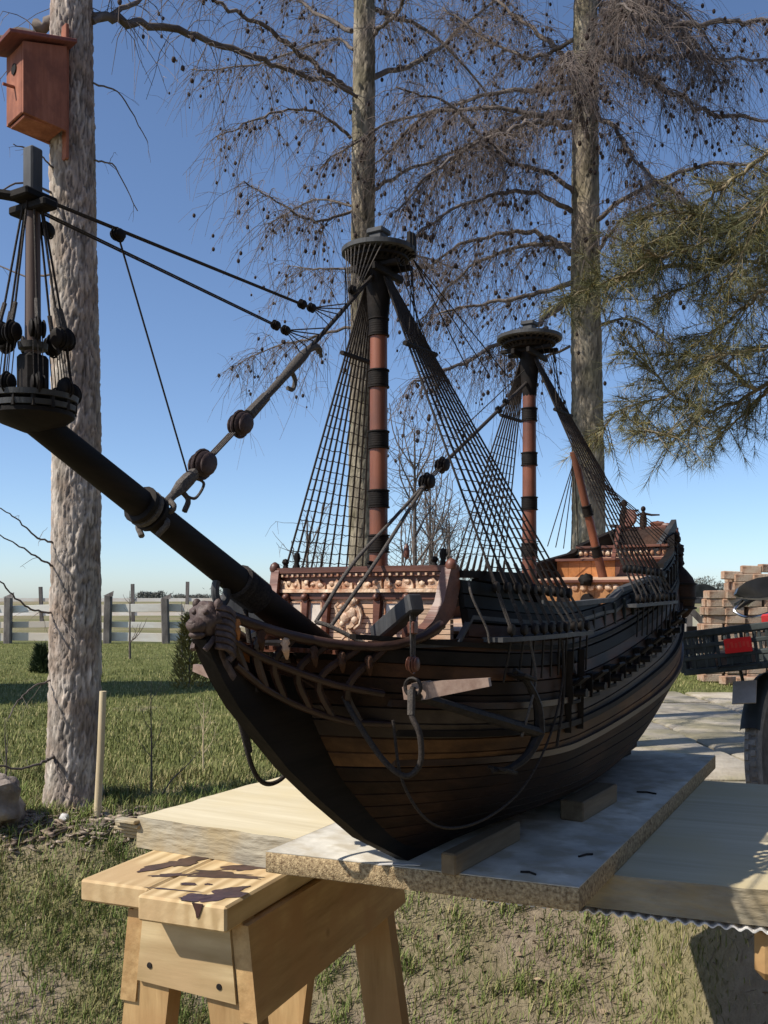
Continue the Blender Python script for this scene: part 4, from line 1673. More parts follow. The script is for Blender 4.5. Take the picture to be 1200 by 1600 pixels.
cr.tube([bk(cb - .02, .424, .008), bk(cb - .004, .436, .010), bk(cb, .446, .010), bk(cb + .006, .436, .010), bk(cb + .022, .426, .008)], .003, 6)
cr.build('carved_crest', GILT, ship)
# corner knees
for sd in (1, -1):
    kb = MB()
    kp = [(-.125, .556), (-.143, .552), (-.150, .53), (-.160, .495), (-.185, .462), (-.222, .436), (-.215, .424), (-.17, .442), (-.135, .475), (-.122, .52)]
    kb.prism(kp, lambda u, v, w_, sd=sd: S(u, sd * (BW + .006 + (-.125 - u) * -.30) + w_, v), .018)
    kb.build('corner_knee', TRIM, ship)
    MB().lathe([(.0, 0), (.009, .002), (.0105, .008), (.008, .015), (.003, .019), (0, .020)], S(-.136, sd * (BW + .006), .548), (0, 0, 1), 14).build('knee_scroll', TRIM, ship)
# small fittings on the fore castle rail
for bb, hh in ((-.165, .018), (-.135, .03), (.165, .03), (.15, .016), (.03, .01)):
    MB().lathe([(.006, 0), (.004, hh * .3), (.007, hh * .6), (.005, hh * .9), (0, hh)], bk(bb, .556, -.002), (0, 0, 1), 8).build('timber_head', BLACKW, ship)

# beak head: rails, head timbers, gratings
RUP = [(-.525, .012, .482), (-.47, .032, .462), (-.40, .055, .442), (-.33, .088, .428), (-.27, .130, .424), (-.22, .168, .436), (-.185, .192, .458)]
RMI = [(-.515, .012, .448), (-.46, .028, .418), (-.40, .050, .392), (-.33, .082, .366), (-.26, .125, .348)]
RLO = [(-.49, .012, .405), (-.43, .022, .365), (-.36, .045, .33), (-.29, .080, .305), (-.22, .115, .295)]
for sd in (1, -1):
    for nm, path, r_ in (('head_rail', RUP, .011), ('head_rail', RMI, .0085), ('head_rail', RLO, .008)):
        pts = bez([S(a, sd * b, z) for (a, b, z) in path], 6)
        MB().tube(pts, r_, 8, flat=.75).build(nm, HULLR, ship, ang=60)
    for t in (.12, .26, .4, .54, .68, .82):
        def on(path, t):
            P = bez([S(a, sd * b, z) for (a, b, z) in path], 8)
            return P[int(t * (len(P) - 1))]
        p, q_, r_ = on(RUP, t * .86), on(RMI, t), on(RLO, t)
        MB().tube(bez([p, q_, r_], 4), [.0065] * 9, 6).build('head_timber', HULLR, ship)
        m_ = (p + q_) / 2 + S(-.003, sd * .004, 0)
        cb_ = MB()
        cb_.tube(bez([m_ + S(0, 0, .014), m_ + S(-.006, sd * .004, .006), m_ + S(-.002, sd * .003, -.004), m_ + S(.004, 0, -.014)], 4), [.0055, .007, .0075, .006, .0045, .005, .0065, .006, .005, .0045, .004, .003, .002], 7)
        cb_.ball(m_ + S(-.004, sd * .003, .012), (.006, .006, .007), 8, 6, bump=.3)
        cb_.build('carved_bracket', TANW if t in (.4,) else (ORGW if t == .12 else HULLB), ship)
for i in range(15):
    t = i / 14
    a = -.49 + .165 * t
    wdt = .018 + .065 * t
    MB().box(S(a, 0, .432 - .016 * t), (.0055, wdt * 2, .006)).build('grating_slat', TRIM, ship, smooth=False)
# inner panels of the beak, forward pair orange to paint in sunlit patches
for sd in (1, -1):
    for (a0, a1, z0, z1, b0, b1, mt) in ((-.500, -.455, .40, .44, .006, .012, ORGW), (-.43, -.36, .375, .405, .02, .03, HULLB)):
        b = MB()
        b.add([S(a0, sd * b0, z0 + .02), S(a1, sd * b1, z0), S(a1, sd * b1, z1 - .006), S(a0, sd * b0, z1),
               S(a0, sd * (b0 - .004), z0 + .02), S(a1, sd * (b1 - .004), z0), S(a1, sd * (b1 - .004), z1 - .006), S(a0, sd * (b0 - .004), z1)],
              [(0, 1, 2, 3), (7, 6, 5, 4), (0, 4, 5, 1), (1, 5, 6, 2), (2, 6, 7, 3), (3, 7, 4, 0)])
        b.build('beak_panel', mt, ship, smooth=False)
# lion figure head
lf = MB()
lf.ball(S(-.535, 0, .470), (.022, .024, .026), 20, 14, bump=.25)
lf.ball(S(-.556, 0, .462), (.016, .015, .012), 14, 10, bump=.2)
lf.ball(S(-.566, 0, .466), (.006, .008, .005), 10, 6)
lf.ball(S(-.556, 0, .449), (.012, .012, .006), 12, 8)
for sd in (1, -1):
    lf.ball(S(-.549, sd * .010, .481), (.006, .005, .005), 8, 6)
    lf.ball(S(-.534, sd * .020, .492), (.007, .006, .008), 8, 6)
    for k in range(7):
        z = .488 - k * .009
        lf.tube(bez([S(-.538, sd * .018, z), S(-.522, sd * .027, z - .004), S(-.508, sd * .025, z - .014), S(-.512, sd * .020, z - .022)], 4), [.0052] * 8 + [.0052] * 5, 6)
    lf.tube(bez([S(-.535, sd * .012, .445), S(-.546, sd * .014, .436), S(-.552, sd * .011, .428)], 4), .0045, 6)
lf.tube(bez([S(-.512, 0, .46), S(-.52, 0, .44), S(-.515, 0, .415), S(-.49, 0, .385)], 5), [.020] * 6 + [.015] * 10, 10, jit=.06)
lf.build('lion_figurehead', LION, ship, ang=60)
rg = MB()
rp = []
for k in range(25):
    t = math.pi * 2 * k / 24
    rp.append(S(-.505 + .013 * math.cos(t), 0, .511 + .019 * math.sin(t)))
rg.tube(rp, .006, 8, cap=False)
rg.tube([S(-.505, 0, .47), S(-.505, 0, .492)], .008, 8)
rg.build('figurehead_loop', GREYW, ship)


# ---- spars
def block(c, r_, axis, parent=ship, name='block', mat=BLACKW):
    """rigging block with grooves: flat discs side by side, long axis along `axis`"""
    m3 = basis(axis)
    b = MB()
    for k in (-1.5, -.5, .5, 1.5):
        kk = 1 - abs(k) * .12
        b.ball(Vector(c) + m3 @ Vector((k * r_ * .42, 0, 0)), (r_ * .27, r_ * kk, r_ * 1.22 * kk), 12, 8, m3)
    b.tube([Vector(c) + m3 @ Vector((0, r_ * math.cos(t) * 1.02, r_ * 1.26 * math.sin(t))) for t in np.linspace(0, 6.283, 17)], r_ * .12, 5, cap=False)
    return b.build(name, mat, parent, ang=60)


def deadeye(c, r_, ax, name='deadeye'):
    b = MB()
    b.lathe([(r_ * .4, -r_ * .5), (r_ * .85, -r_ * .42), (r_, -r_ * .1), (r_, r_ * .1), (r_ * .85, r_ * .42), (r_ * .4, r_ * .5)], c, ax, 12)
    return b.build(name, BLACKW, ship)


def rope(pts, r_, name='rope', mat=None, n_=6, curve=True, lay=True):
    P = bez(pts, 8) if (curve and len(pts) > 2) else [Vector(p) for p in pts]
    if len(pts) == 2:
        P = [Vector(pts[0]).lerp(Vector(pts[1]), i / 6) for i in range(7)]
    return MB().tube(P, r_, n_).build(name, mat or ROPE, ship, ang=80)


def mast(name, foot, head, r0, r1, bands, mat, par=ship):
    f_, h_ = Vector(foot), Vector(head)
    mo = MB().tube([f_.lerp(h_, i / 10) for i in range(11)], [r0 + (r1 - r0) * i / 10 for i in range(11)], 20).build(name, mat, par)
    ax = (h_ - f_).normalized()
    for z in bands:
        t = (z - f_.z) / (h_.z - f_.z)
        c = f_.lerp(h_, t)
        r_ = r0 + (r1 - r0) * t
        b = MB()
        for k in range(6):
            b.lathe([(r_, -.0035), (r_ + .0022, -.002), (r_ + .0026, 0), (r_ + .0022, .002), (r_, .0035)], c + ax * (k - 2.5) * .0042, ax, 20)
        for s_ in (-1, 1):
            b.lathe([(r_, -.002), (r_ + .004, -.0012), (r_ + .004, .0012), (r_, .002)], c + ax * s_ * .015, ax, 20)
        b.build('woolding', BLACKW, mo)
    return mo


FM, MM = -.066, .657
mast('fore_mast', S(FM, 0, .44), S(FM, 0, 1.075), .0172, .0155, (.60, .682, .79, .902, .996), REDW)
mast('main_mast', S(MM, 0, .445), S(MM, 0, 1.075), .0185, .0160, (.62, .735, .845, .955), REDW)
for am, zt_, rr in ((FM, 1.105, .066), (MM, 1.115, .078)):
    # cheeks, trestle trees, mast head, round top
    MB().lathe([(.0165, 1.0), (.020, 1.03), (.023, 1.07), (.024, zt_)], S(am, 0, 0), (0, 0, 1), 12).build('mast_cheeks', BLACKW, ship)
    for bb in (-.02, .02):
        MB().box(S(am, bb, zt_ - .012), (rr * 1.5, .010, .014), None, .002).build('trestle_tree', BLACKW, ship)
    for aa in (-.022, .022):
        MB().box(S(am + aa, 0, zt_ - .002), (.010, rr * 1.7, .010), None, .002).build('cross_tree', BLACKW, ship)
    tp = MB()
    tp.lathe([(.024, zt_ + .003), (rr * .62, zt_ + .003), (rr * .66, zt_ + .010), (.024, zt_ + .010)], S(am, 0, 0), (0, 0, 1), 28)
    for k in range(28):
        t = 2 * math.pi * k / 28
        tp.beam(S(am + rr * .62 * math.cos(t), rr * .62 * math.sin(t), zt_ + .006), S(am + rr * math.cos(t), rr * math.sin(t), zt_ + .028), .0052, .003)
    tp.build('top_platform', BLACKW, ship)
    MB().lathe([(rr * .97, zt_ + .023), (rr * 1.03, zt_ + .025), (rr * 1.03, zt_ + .033), (rr * .95, zt_ + .034), (rr * .92, zt_ + .027)], S(am, 0, 0), (0, 0, 1), 40).build('top_rim', GREYW, ship)
    MB().lathe([(rr * .80, zt_ + .012), (rr * .83, zt_ + .012), (rr * .83, zt_ + .018), (rr * .80, zt_ + .018)], S(am, 0, 0), (0, 0, 1), 36).build('top_ring', BLACKW, ship)
    MB().box(S(am, 0, zt_ + .03), (.026, .028, .066), None, .003).build('mast_head', GREYW, ship)
    MB().box(S(am + .0, 0, zt_ + .066), (.033, .034, .010), None, .002).build('mast_cap', GREYW, ship)
for t, hh in ((-.2, .04), (.1, .036), (.35, .030)):
    MB().box(S(FM + .064 * math.cos(1.2 + t), .064 * math.sin(1.2 + t), 1.145), (.008, .008, hh), None, .001).build('top_timber', BLACKW, ship)
mz = mast('mizzen_mast', S(1.245, -.003, .56), S(1.13, -.055, .93), .0135, .011, (.64, .76), REDW)

# bowsprit
BS0, BS1 = S(-.20, 0, .392), S(-.865, 0, .722)
bsp = [BS0.lerp(BS1, i / 12) for i in range(13)]
MB().tube(bsp, [.0262 - .009 * i / 12 for i in range(13)], 18).build('bowsprit', BLACKW, ship)
bax = (BS1 - BS0).normalized()
c = BS0.lerp(BS1, .68)
for k in range(3):
    MB().lathe([(.022, -.005), (.026, -.003), (.0265, .003), (.022, .005)], c + bax * (k * .0105 - .01), bax, 18).build('bowsprit_collar', ROPEG if k == 1 else BLACKW, ship)
c = BS0.lerp(BS1, .36)
for k in range(9):
    MB().lathe([(.024, -.0035), (.0275, 0), (.024, .0035)], c + bax * (k * .0065 - .02), bax, 16).build('gammoning_turn', ROPE, ship)
rope([c + Vector((0, .01, -.02)), S(-.44, .012, .36)], .004, 'gammoning_rope')
# sprit top
ST = S(-.833, 0, 0)
zp = .712
MB().box(ST + Vector((0, 0, .735)), (.030, .026, .088), None, .004).build('sprit_knee', BLACKW, ship)
MB().lathe([(.010, zp - .022), (.036, zp - .012), (.046, zp - .004), (.046, zp + .001), (.010, zp + .001)], ST, (0, 0, 1), 30).build('sprit_top_platform', BLACKW, ship)
for dz, r_ in ((.006, .0475), (.0165, .0495)):
    MB().lathe([(r_ - .004, zp + dz - .003), (r_, zp + dz - .003), (r_ + .001, zp + dz + .003), (r_ - .004, zp + dz + .003)], ST, (0, 0, 1), 40).build('sprit_top_rail', GREYW, ship)
for k in range(14):
    t = 6.283 * k / 14
    MB().box(ST + Vector((.0465 * math.cos(t), .0465 * math.sin(t), zp + .010)), (.004, .004, .018)).build('rail_baluster', BLACKW, ship, smooth=False)
mast('sprit_topmast', ST + Vector((0, 0, .77)), ST + Vector((0, 0, .965)), .0092, .0078, (), M('weathered_spar', (.09, .06, .05), (.17, .115, .09), 30, (1, 1, .08), .6, .2))
MB().lathe([(.0092, .783), (.016, .785), (.017, .792), (.0092, .794)], ST, (0, 0, 1), 16).build('topmast_collar', GREYW, ship)
MB().box(ST + Vector((0, 0, .985)), (.0165, .0165, .062), None, .002).build('topmast_head', GREYW, ship)
MB().box(ST + Vector((0, 0, .958)), (.045, .034, .010), None, .002).build('cross_tree', BLACKW, ship)
MB().box(ST + Vector((0, 0, .947)), (.020, .062, .010), None, .002).build('cross_tree', BLACKW, ship)
MB().tube([ST + Vector((-.05, .05, .962)), ST + Vector((.005, -.012, .955))], [.005, .007], 8).build('sprit_yard', BLACKW, ship)
for k in range(8):
    t = 6.283 * (k + .3) / 8
    pu = ST + Vector((.036 * math.cos(t), .036 * math.sin(t), .798 + .004 * math.sin(k * 3)))
    pl = ST + Vector((.044 * math.cos(t), .044 * math.sin(t), .738))
    hd = ST + Vector((.010 * math.cos(t), .010 * math.sin(t), .952))
    rope([hd, pu], .0014, 'topmast_shroud')
    ax = Vector((math.cos(t), math.sin(t), 0))
    block(pu, .0105, hd - pu, ship, 'deadeye_block')
    block(pl, .0095, pu - pl, ship, 'deadeye_block')
    sx = Vector((-math.sin(t), math.cos(t), 0))
    for e in (-.005, 0, .005):
        rope([pu + sx * e, pl + sx * e], .0008, 'lanyard', ROPE, 4)
    b = MB()
    b.tube([pu + Vector((0, 0, .012)), pu + (hd - pu).normalized() * .035], .0028, 6).build('shroud_seizing', ROPEG, ship)

# ---- stays
f_hi, f_lo = S(FM - .018, 0, 1.088), S(-.640, .004, .612)
fs_ = lambda t: f_hi.lerp(f_lo, t) + Vector((0, 0, -.006 * math.sin(math.pi * t)))
rope([fs_(t) for t in np.linspace(0, .48, 7)], .0042, 'fore_stay', ROPE)
MB().tube([fs_(t) for t in np.linspace(.36, .60, 8)], [.005, .008, .0085, .0075, .0065, .0065, .006, .006], 10).build('fore_stay_splice', ROPEG, ship)
MB().tube(bez([fs_(.37), fs_(.36) + Vector((.016, 0, .004)), fs_(.36) + Vector((.028, 0, -.004)), fs_(.37) + Vector((.036, 0, -.006))], 4), [.006] * 8 + [.0035] * 5, 7).build('splice_tail', ROPEG, ship)
MB().tube(bez([fs_(.46), fs_(.46) + Vector((.012, 0, -.014)), fs_(.46) + Vector((.006, 0, -.03)), fs_(.47) + Vector((-.002, 0, -.026))], 4), .0038, 6).build('splice_tail', ROPEG, ship)
d_ = (f_lo - f_hi).normalized()
block(fs_(.685), .0178, d_, ship, 'stay_block', M('block_wood', (.028, .018, .016), (.07, .045, .04), 40, (1, 1, 1), .6, .3))
block(fs_(.835), .0185, d_, ship, 'stay_block', MATS['block_wood'])
for e in (-.006, -.002, .002, .006):
    rope([fs_(.72) + Vector((0, e, 0)), fs_(.80) + Vector((0, e, 0))], .0016, 'lanyard', ROPEG, 5)
MB().tube([fs_(.575), fs_(.65)], [.008, .0095], 8).build('block_strop', ROPEG, ship)
MB().tube([fs_(t) for t in (.865, .885, .91, .94, 1.0)], [.008, .0095, .010, .006, .0055], 9, jit=.08).build('stay_lashing', ROPEG, ship)
MB().tube(bez([fs_(.90), fs_(.89) + Vector((.02, .004, .004)), fs_(.88) + Vector((.032, .004, -.006)), fs_(.9) + Vector((.026, .004, -.018)), fs_(.91) + Vector((.008, .002, -.012))], 5), .0022, 6).build('lashing_loop', ROPEG, ship)
MB().tube(bez([fs_(.92), fs_(.92) + Vector((.012, -.005, -.014)), fs_(.93) + Vector((.010, -.005, -.026))], 4), .004, 6).build('lashing_tail', ROPEG, ship)
for sd in (1, -1):
    rope([fs_(.955), f_lo.lerp(f_hi, .02) + Vector((0, sd * .018, -.005)), S(-.640, sd * .024, .600), S(-.648, sd * .014, .582)], .0042, 'stay_collar', ROPEG)

# crow's feet between the sprit top mast and the fore stay
hd = ST + Vector((.012, 0, .955))
blk0 = hd.lerp(S(-.42, 0, .90), .23)
for (t0, t1, cen, zoff) in ((.15, .26, S(-.285, .004, .975), .004), (.27, .40, S(-.345, -.004, .925), -.004)):
    b2_ = cen
    b1_ = cen + (hd - cen).normalized() * .026
    block(b1_, .0075, hd - cen)
    block(b2_, .0075, hd - cen)
    for e in (-.002, .003):
        rope([hd + Vector((0, e, zoff * 2)), b1_ + Vector((0, e, 0))], .0013, 'tackle_line')
    for k in range(5):
        rope([b2_, fs_(t0 + (t1 - t0) * k / 4)], .0011, 'crowfoot_line', ROPE, 4)
block(hd.lerp(S(-.285, 0, .975), .22), .0085, S(-.285, 0, .975) - hd)
block(ST + Vector((.022, .002, .93)), .008, Vector((.5, 0, -.6)))
rope([hd.lerp(S(-.285, 0, .975), .22), fs_(.885)], .0013, 'tackle_line')

# main stay, in two legs round the fore mast
m_hi, m_lo = S(MM - .02, 0, 1.03), S(-.02, .06, .66)
ME = S(.15, .012, .763)
ms = lambda t: m_hi.lerp(ME, t)
rope([ms(t) for t in (0, .3, .6, 1)], .0042, 'main_stay', ROPE, 7)
block(ms(.97), .0155, ME - m_hi, ship, 'stay_block', BLACKW)
m2 = S(.098, .012, .730)
block(m2, .0165, ME - m_hi, ship, 'stay_block', BLACKW)
for e in (-.005, 0, .005):
    rope([ms(.985) + Vector((0, e, 0)), m2 + Vector((0, e, 0))], .0016, 'lanyard', ROPEG, 5)
for b_, a_, z_ in ((.05, -.297, .455), (.026, -.304, .462)):
    mid = S(-.178, .058, .557) if b_ > .04 else S(-.198, .026, .556)
    rope([m2, m2.lerp(mid, .5), mid, S(a_, b_, z_)], .0034, 'main_stay_leg', ROPEG)
rope([S(-.304, .026, .462), S(-.298, .05, .455), S(-.275, .10, .428)], .0036, 'stay_collar', ROPEG)
rope([S(MM - .03, 0, 1.06), S(.30, -.02, .86)], .0014, 'rope')
block(ms(.36), .0085, S(.2, 0, -.12))
block(ms(.30) + Vector((.012, 0, .010)), .0075, Vector((1, 0, .2)))
# a hanging pulley behind the fore castle
rope([S(.28, -.10, .83), S(.20, -.10, .545)], .0012, 'rope')
MB().lathe([(0, -.018), (.006, -.012), (.007, 0), (.005, .012), (0, .018)], S(.215, -.10, .60), (0, 0, 1), 10).build('hanging_block', TRIM, ship)


# ---- shrouds, channels, dead eyes
def shroud_set(am, zhead, a0, a1, zch, n_, zrat0, zrat1, stave, rs=.0021):
    for sd in (1, -1):
        ups = []
        zc = lambda a: zch + .02 * max(0, (a - .3))
        b = MB()
        vs, fs = [], []
        k = 12
        for i in range(k + 1):
            a = a0 - .03 + (a1 - a0 + .06) * i / k
            y0 = half(a, zc(a))
            for (dy, dz) in ((0, -.004), (.040, -.004), (.040, .004), (0, .004)):
                vs.append(S(a, sd * (y0 + dy), zc(a) + dz))
        for i in range(k):
            for m_ in range(4):
                A, B = i * 4 + m_, i * 4 + (m_ + 1) % 4
                fs.append((A, B, B + 4, A + 4))
        fs += [(0, 1, 2, 3), tuple(range(k * 4, k * 4 + 4))[::-1]]
        b.add(vs, fs).build('channel', GREYW, ship, smooth=False)
        hd_ = S(am, sd * .016, zhead)
        for i in range(n_):
            a = a0 + (a1 - a0) * i / (n_ - 1)
            lo = S(a, sd * (half(a, zc(a)) + .036), zc(a) + .016)
            h0 = S(am + (-.012 + .024 * i / (n_ - 1)), sd * .018, zhead)
            dirv = (h0 - lo).normalized()
            up = lo + dirv * .078
            ax = S(0, sd, 0)
            deadeye(lo, .0105, ax)
            deadeye(up, .0105, ax)
            for e in (-.006, 0, .006):
                rope([lo + Vector((e, 0, 0)), up + Vector((e, 0, 0))], .0011, 'lanyard', ROPEG, 4)
            ya_ = zc(a) - .075
            rope([lo + Vector((0, 0, -.01)), S(a + .012, sd * (half(a, ya_) + .014), ya_)], .0022, 'chain_plate', IRON, 5)
            rope([up + dirv * .008, h0], rs, 'shroud', ROPE, 6)
            MB().tube([up + dirv * .010, up + dirv * .05], [.0042, .0032], 6).build('shroud_seizing', ROPE, ship)
            ups.append((up, h0))
        # ratlines: too many to name one by one
        rt = MB()
        z = zrat0
        while z < zrat1:
            pts = []
            for (up, h0) in ups:
                t = (z - up.z) / (h0.z - up.z)
                if t < .06:
                    continue
                pts.append(up.lerp(h0, t) + Vector((0, 0, random.uniform(-.0012, .0012))))
            if len(pts) > 2:
                q_ = []
                for i in range(len(pts) - 1):
                    q_ += [pts[i], pts[i].lerp(pts[i + 1], .5) + Vector((0, 0, -random.uniform(.0005, .0028)))]
                q_.append(pts[-1])
                rt.tube(q_, .00095, 4)
            z += .0195
        if rt.v:
            rt.build('ratlines', ROPE, ship, kind='stuff', ang=80)
        if stave:
            t0 = (stave - ups[0][0].z) / (ups[0][1].z - ups[0][0].z)
            t1 = (stave + .003 - ups[-1][0].z) / (ups[-1][1].z - ups[-1][0].z)
            p, q_ = ups[0][0].lerp(ups[0][1], t0), ups[-1][0].lerp(ups[-1][1], t1)
            e = (q_ - p).normalized() * .014
            MB().tube([p - e, q_ + e], .0046, 8).build('futtock_stave', BLACKW, ship)
            # futtock ropes up to the rim of the top
            for i in range(0, n_, 2):
                t = 6.283 * (.25 * sd + (i / (n_ - 1) - .5) * .22)
                rim = S(am + .062 * math.cos(t), .062 * math.sin(t), zhead + .022)
                tt = (stave - ups[i][0].z) / (ups[i][1].z - ups[i][0].z)
                rope([ups[i][0].lerp(ups[i][1], tt), rim], .0011, 'futtock_rope', ROPE, 4)


shroud_set(FM, 1.085, -.055, .30, .430, 10, .555, .955, .955)
shroud_set(MM, 1.090, .70, 1.06, .475, 9, .62, .93, .96)
# mizzen: only a few lines
for sd in (1, -1):
    for i in range(5):
        rope([S(1.14, -.055, .91), S(1.22 + .07 * i, sd * .17, .66)], .0016, 'mizzen_shroud')
# rope fan under the fore top
for k in range(9):
    t = math.pi + (k - 4) * .17
    rope([S(FM + .064 * math.cos(t), .064 * math.sin(t), 1.133), fs_(.115 + .004 * k)], .0011, 'crowfoot_line', ROPEG, 4)
block(fs_(.12) + Vector((-.006, 0, .012)), .007, d_)
for k in range(3):
    rope([S(FM + .05, .045, 1.128), S(.06 + .05 * k, .12 + .02 * k, .93)], .0012, 'rope')

# ---- gun ports with raised lids
for sd in (1, -1):
    for i in range(9):
        a = .24 + .118 * i
        q_ = .318
        z = zq(a, q_)
        y = half(a, z)
        c = S(a, sd * (y + .006), z)
        fr = MB()
        for (da, dz, la, lz) in ((0, .021, .05, .007), (0, -.021, .05, .007), (-.0215, 0, .007, .036), (.0215, 0, .007, .036)):
            fr.box(c + S(da, sd * .005, dz), (la, .014, lz), None, .001)
        po = fr.build('gun_port', BLACKW, ship)
        MB().box(c + S(0, sd * .001, 0), (.036, .008, .036)).build('port_opening', HOLE, po, smooth=False)
        MB().box(c + S(0, sd * .020, .020), (.040, .030, .006), Matrix.Rotation(-sd * R(38), 3, 'X'), .001).build('port_lid', BLACKW, po)
        MB().tube([c + S(0, sd * -.0, -.004), c + S(0, sd * .03, -.003), c + S(0, sd * .032, -.003)], [.009, .0075, .009], 10).build('cannon', IRON, po)

# ---- cat heads and anchors
for sd in (1, -1):
    ch0, ch1 = S(-.195, sd * .075, .438), S(-.268, sd * .190, .494)
    MB().beam(ch0, ch1, .026, .030, ch=.003).build('cathead', GREYW, ship)
    p_end = ch1 + (ch0 - ch1).normalized() * .012
    hk = p_end + Vector((0, 0, -.10))
    for e in (-.008, -.003, .003, .008):
        rope([p_end + Vector((e, 0, -.01)), hk + Vector((e * .7, 0, .012))], .0016, 'tackle_line', ROPEG, 5)
    MB().box(p_end + Vector((0, 0, -.035)), (.016, .012, .020), None, .002).build('tackle_block', TRIM, ship)
    block(hk + Vector((0, 0, .008)), .0115, (0, 0, 1), ship, 'tackle_block', TRIM)
    ring_c = hk + Vector((0, 0, -.028))
    an = MB()
    an.tube([ring_c + Vector((0, .014 * math.cos(t), .014 * math.sin(t))) for t in np.linspace(0, 6.283, 17)], .003, 6, cap=False)
    tip = S(.03, sd * .275, .262)
    an.tube([ring_c + Vector((0, 0, -.012)), tip], [.008, .0105], 8)
    dv = (tip - ring_c).normalized()
    upv = Vector((0, 0, 1)) - dv * dv.z
    upv.normalize()
    for s_ in (1, -1):
        arm = bez([tip, tip - dv * .02 + upv * s_ * .045, tip - dv * .062 + upv * s_ * .078, tip - dv * .10 + upv * s_ * .088], 4)
        an.tube(arm, [.0105 - .0005 * i for i in range(len(arm))], 7)
        pc = arm[-4]
        an.box(pc + dv * -.004, (.034, .006, .040), basis(dv.cross(upv), upv), .001)
    ao = an.build('anchor', IRON, ship)
    sc_ = ring_c + dv * .022
    sdv = dv.cross(Vector((0, 0, 1))).normalized()
    stv = (S(.12, sd * 1.0, .16)).normalized()
    so = MB()
    so.beam(sc_ + stv * .012, sc_ + stv * .112, .020, .026, w2=.012, h2=.013)
    so.beam(sc_ - stv * .012, sc_ - stv * .03, .020, .026, w2=.018, h2=.02)
    so.beam(sc_ - stv * .0125, sc_ + stv * .0125, .022, .028)
    so.build('anchor_stock', STOCK, ao)
    # thick cable hanging from the ring in loops against the bow
    if sd > 0:
        rope([ring_c, ring_c + Vector((-.012, -.004, -.04)), S(-.275, .20, .29), S(-.268, .197, .245), S(-.28, .178, .225), S(-.30, .15, .25), S(-.315, .11, .31), S(-.305, .08, .345)], .0048, 'anchor_cable', ROPE, 7)
    MB().tube([ring_c + Vector((-.004, 0, -.004)), ring_c + Vector((-.012, -.004, -.042))], [.007, .0062], 8, jit=.1).build('cable_serving', ROPEG, ship)

rope([S(-.28, .155, .31), S(-.265, .165, .21), S(-.20, .185, .135), S(-.10, .215, .122), S(.02, .245, .16), S(.12, .262, .25), S(.17, .268, .36), S(.15, .27, .43)], .0024, 'slack_line', ROPE)
rope([S(-.262, -.19, .36), S(-.231, -.19, .30), S(-.207, -.19, .216), S(-.172, -.192, .166), S(-.128, -.192, .153), S(-.088, -.188, .172), S(-.05, -.18, .24)], .0046, 'anchor_cable', ROPE)
MB().tube([S(-.238, -.19, .315), S(-.206, -.19, .222)], [.0085, .007], 8, jit=.1).build('cable_serving', ROPE, ship)
rope([S(.0, .268, .43), S(.02, .272, .36), S(-.01, .27, .30), S(-.02, .262, .26)], .0024, 'slack_line', ROPEG)
rope([S(.16, .27, .42), S(.17, .268, .32), S(.15, .262, .22)], .003, 'slack_line', ROPE)
rope([S(-.115, .205, .53), S(-.118, .215, .50), S(-.10, .232, .45), S(-.095, .235, .425)], .0022, 'slack_line', ROPEG)
# fenders hanging over the port side
for a in (.20, .27):
    MB().beam(S(a, .268, .40), S(a + .02, .258, .24), .012, .018).build('skid_beam', BLACKW, ship)

# ---- quarter deck bulkheads, poop, stern carvings
def bulk(a, z0, z1, mat, arches, frieze, bwf=.93, split=2):
    bw = half(a, z1) * bwf
    k = 9
    for i in range(k):
        b0, b1 = -bw + 2 * bw * i / k, -bw + 2 * bw * (i + 1) / k
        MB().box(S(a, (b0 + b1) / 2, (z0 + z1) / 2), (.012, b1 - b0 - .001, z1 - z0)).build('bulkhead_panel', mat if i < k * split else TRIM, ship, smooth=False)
    MB().box(S(a - .006, 0, z1 + .004), (.03, bw * 2 + .01, .008), None, .001).build('bulkhead_rail', TRIM, ship)
    if arches:
        for i in range(5):
            bb = -bw * .75 + bw * 1.5 * i / 4
            poly = [(-.019, 0), (.019, 0), (.019, .02)] + [(.019 * math.cos(t), .02 + .017 * math.sin(t)) for t in np.linspace(.2, 2.94, 8)] + [(-.019, .02)]
            b = MB()
            b.prism([(bb + u, z0 + .022 + v) for (u, v) in poly], lambda u, v, w_: S(a - .008 + w_, u, v), .006)
            b.build('arch_opening', HOLE, ship, smooth=False)
    if frieze:
        for i in range(16):
            bb = -bw + 2 * bw * (i + .5) / 16
            MB().ball(S(a - .008, bb, z1 - .014), (.006, bw / 18, .009), 8, 6, bump=.4).build('carved_scroll', GILT, ship)


bulk(1.10, .455, .545, M('brown_bulkhead', (.24, .115, .045), (.36, .18, .075), 35, (1, 1, 1), .55, .15), True, True)
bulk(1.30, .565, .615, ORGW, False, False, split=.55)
bulk(1.43, .575, .66, TRIM, False, True)
MB().ball(S(1.075, .0, .552), (.014, .020, .018), 12, 9, bump=.5).build('carved_mask', BLACKW, ship)
MB().beam(S(1.335, 0, .62), S(1.46, -.02, .73), .012, .012).build('ladder', TRIM, ship)
MB().beam(S(1.42, .11, .64), S(1.62, .115, .745), .016, .03).build('poop_stair', GREYW, ship)
MB().box(S(.60, .165, .475), (.12, .035, .03), None, .004).build('deck_chest', BLACKW, ship)
MB().tube([S(.50, .13, .465), S(.66, .17, .475)], .015, 10).build('deck_gun', BLACKW, ship)
# taff rail and carved figures
ZT2 = .738
MB().beam(S(1.68, -.09, ZT2), S(1.69, .095, ZT2), .022, .012, ch=.002).build('taffrail', TRIM, ship)
MB().beam(S(1.62, -.095, ZT2 + .008), S(1.70, -.09, ZT2 + .010), .014, .010).build('taffrail', GREYW, ship)


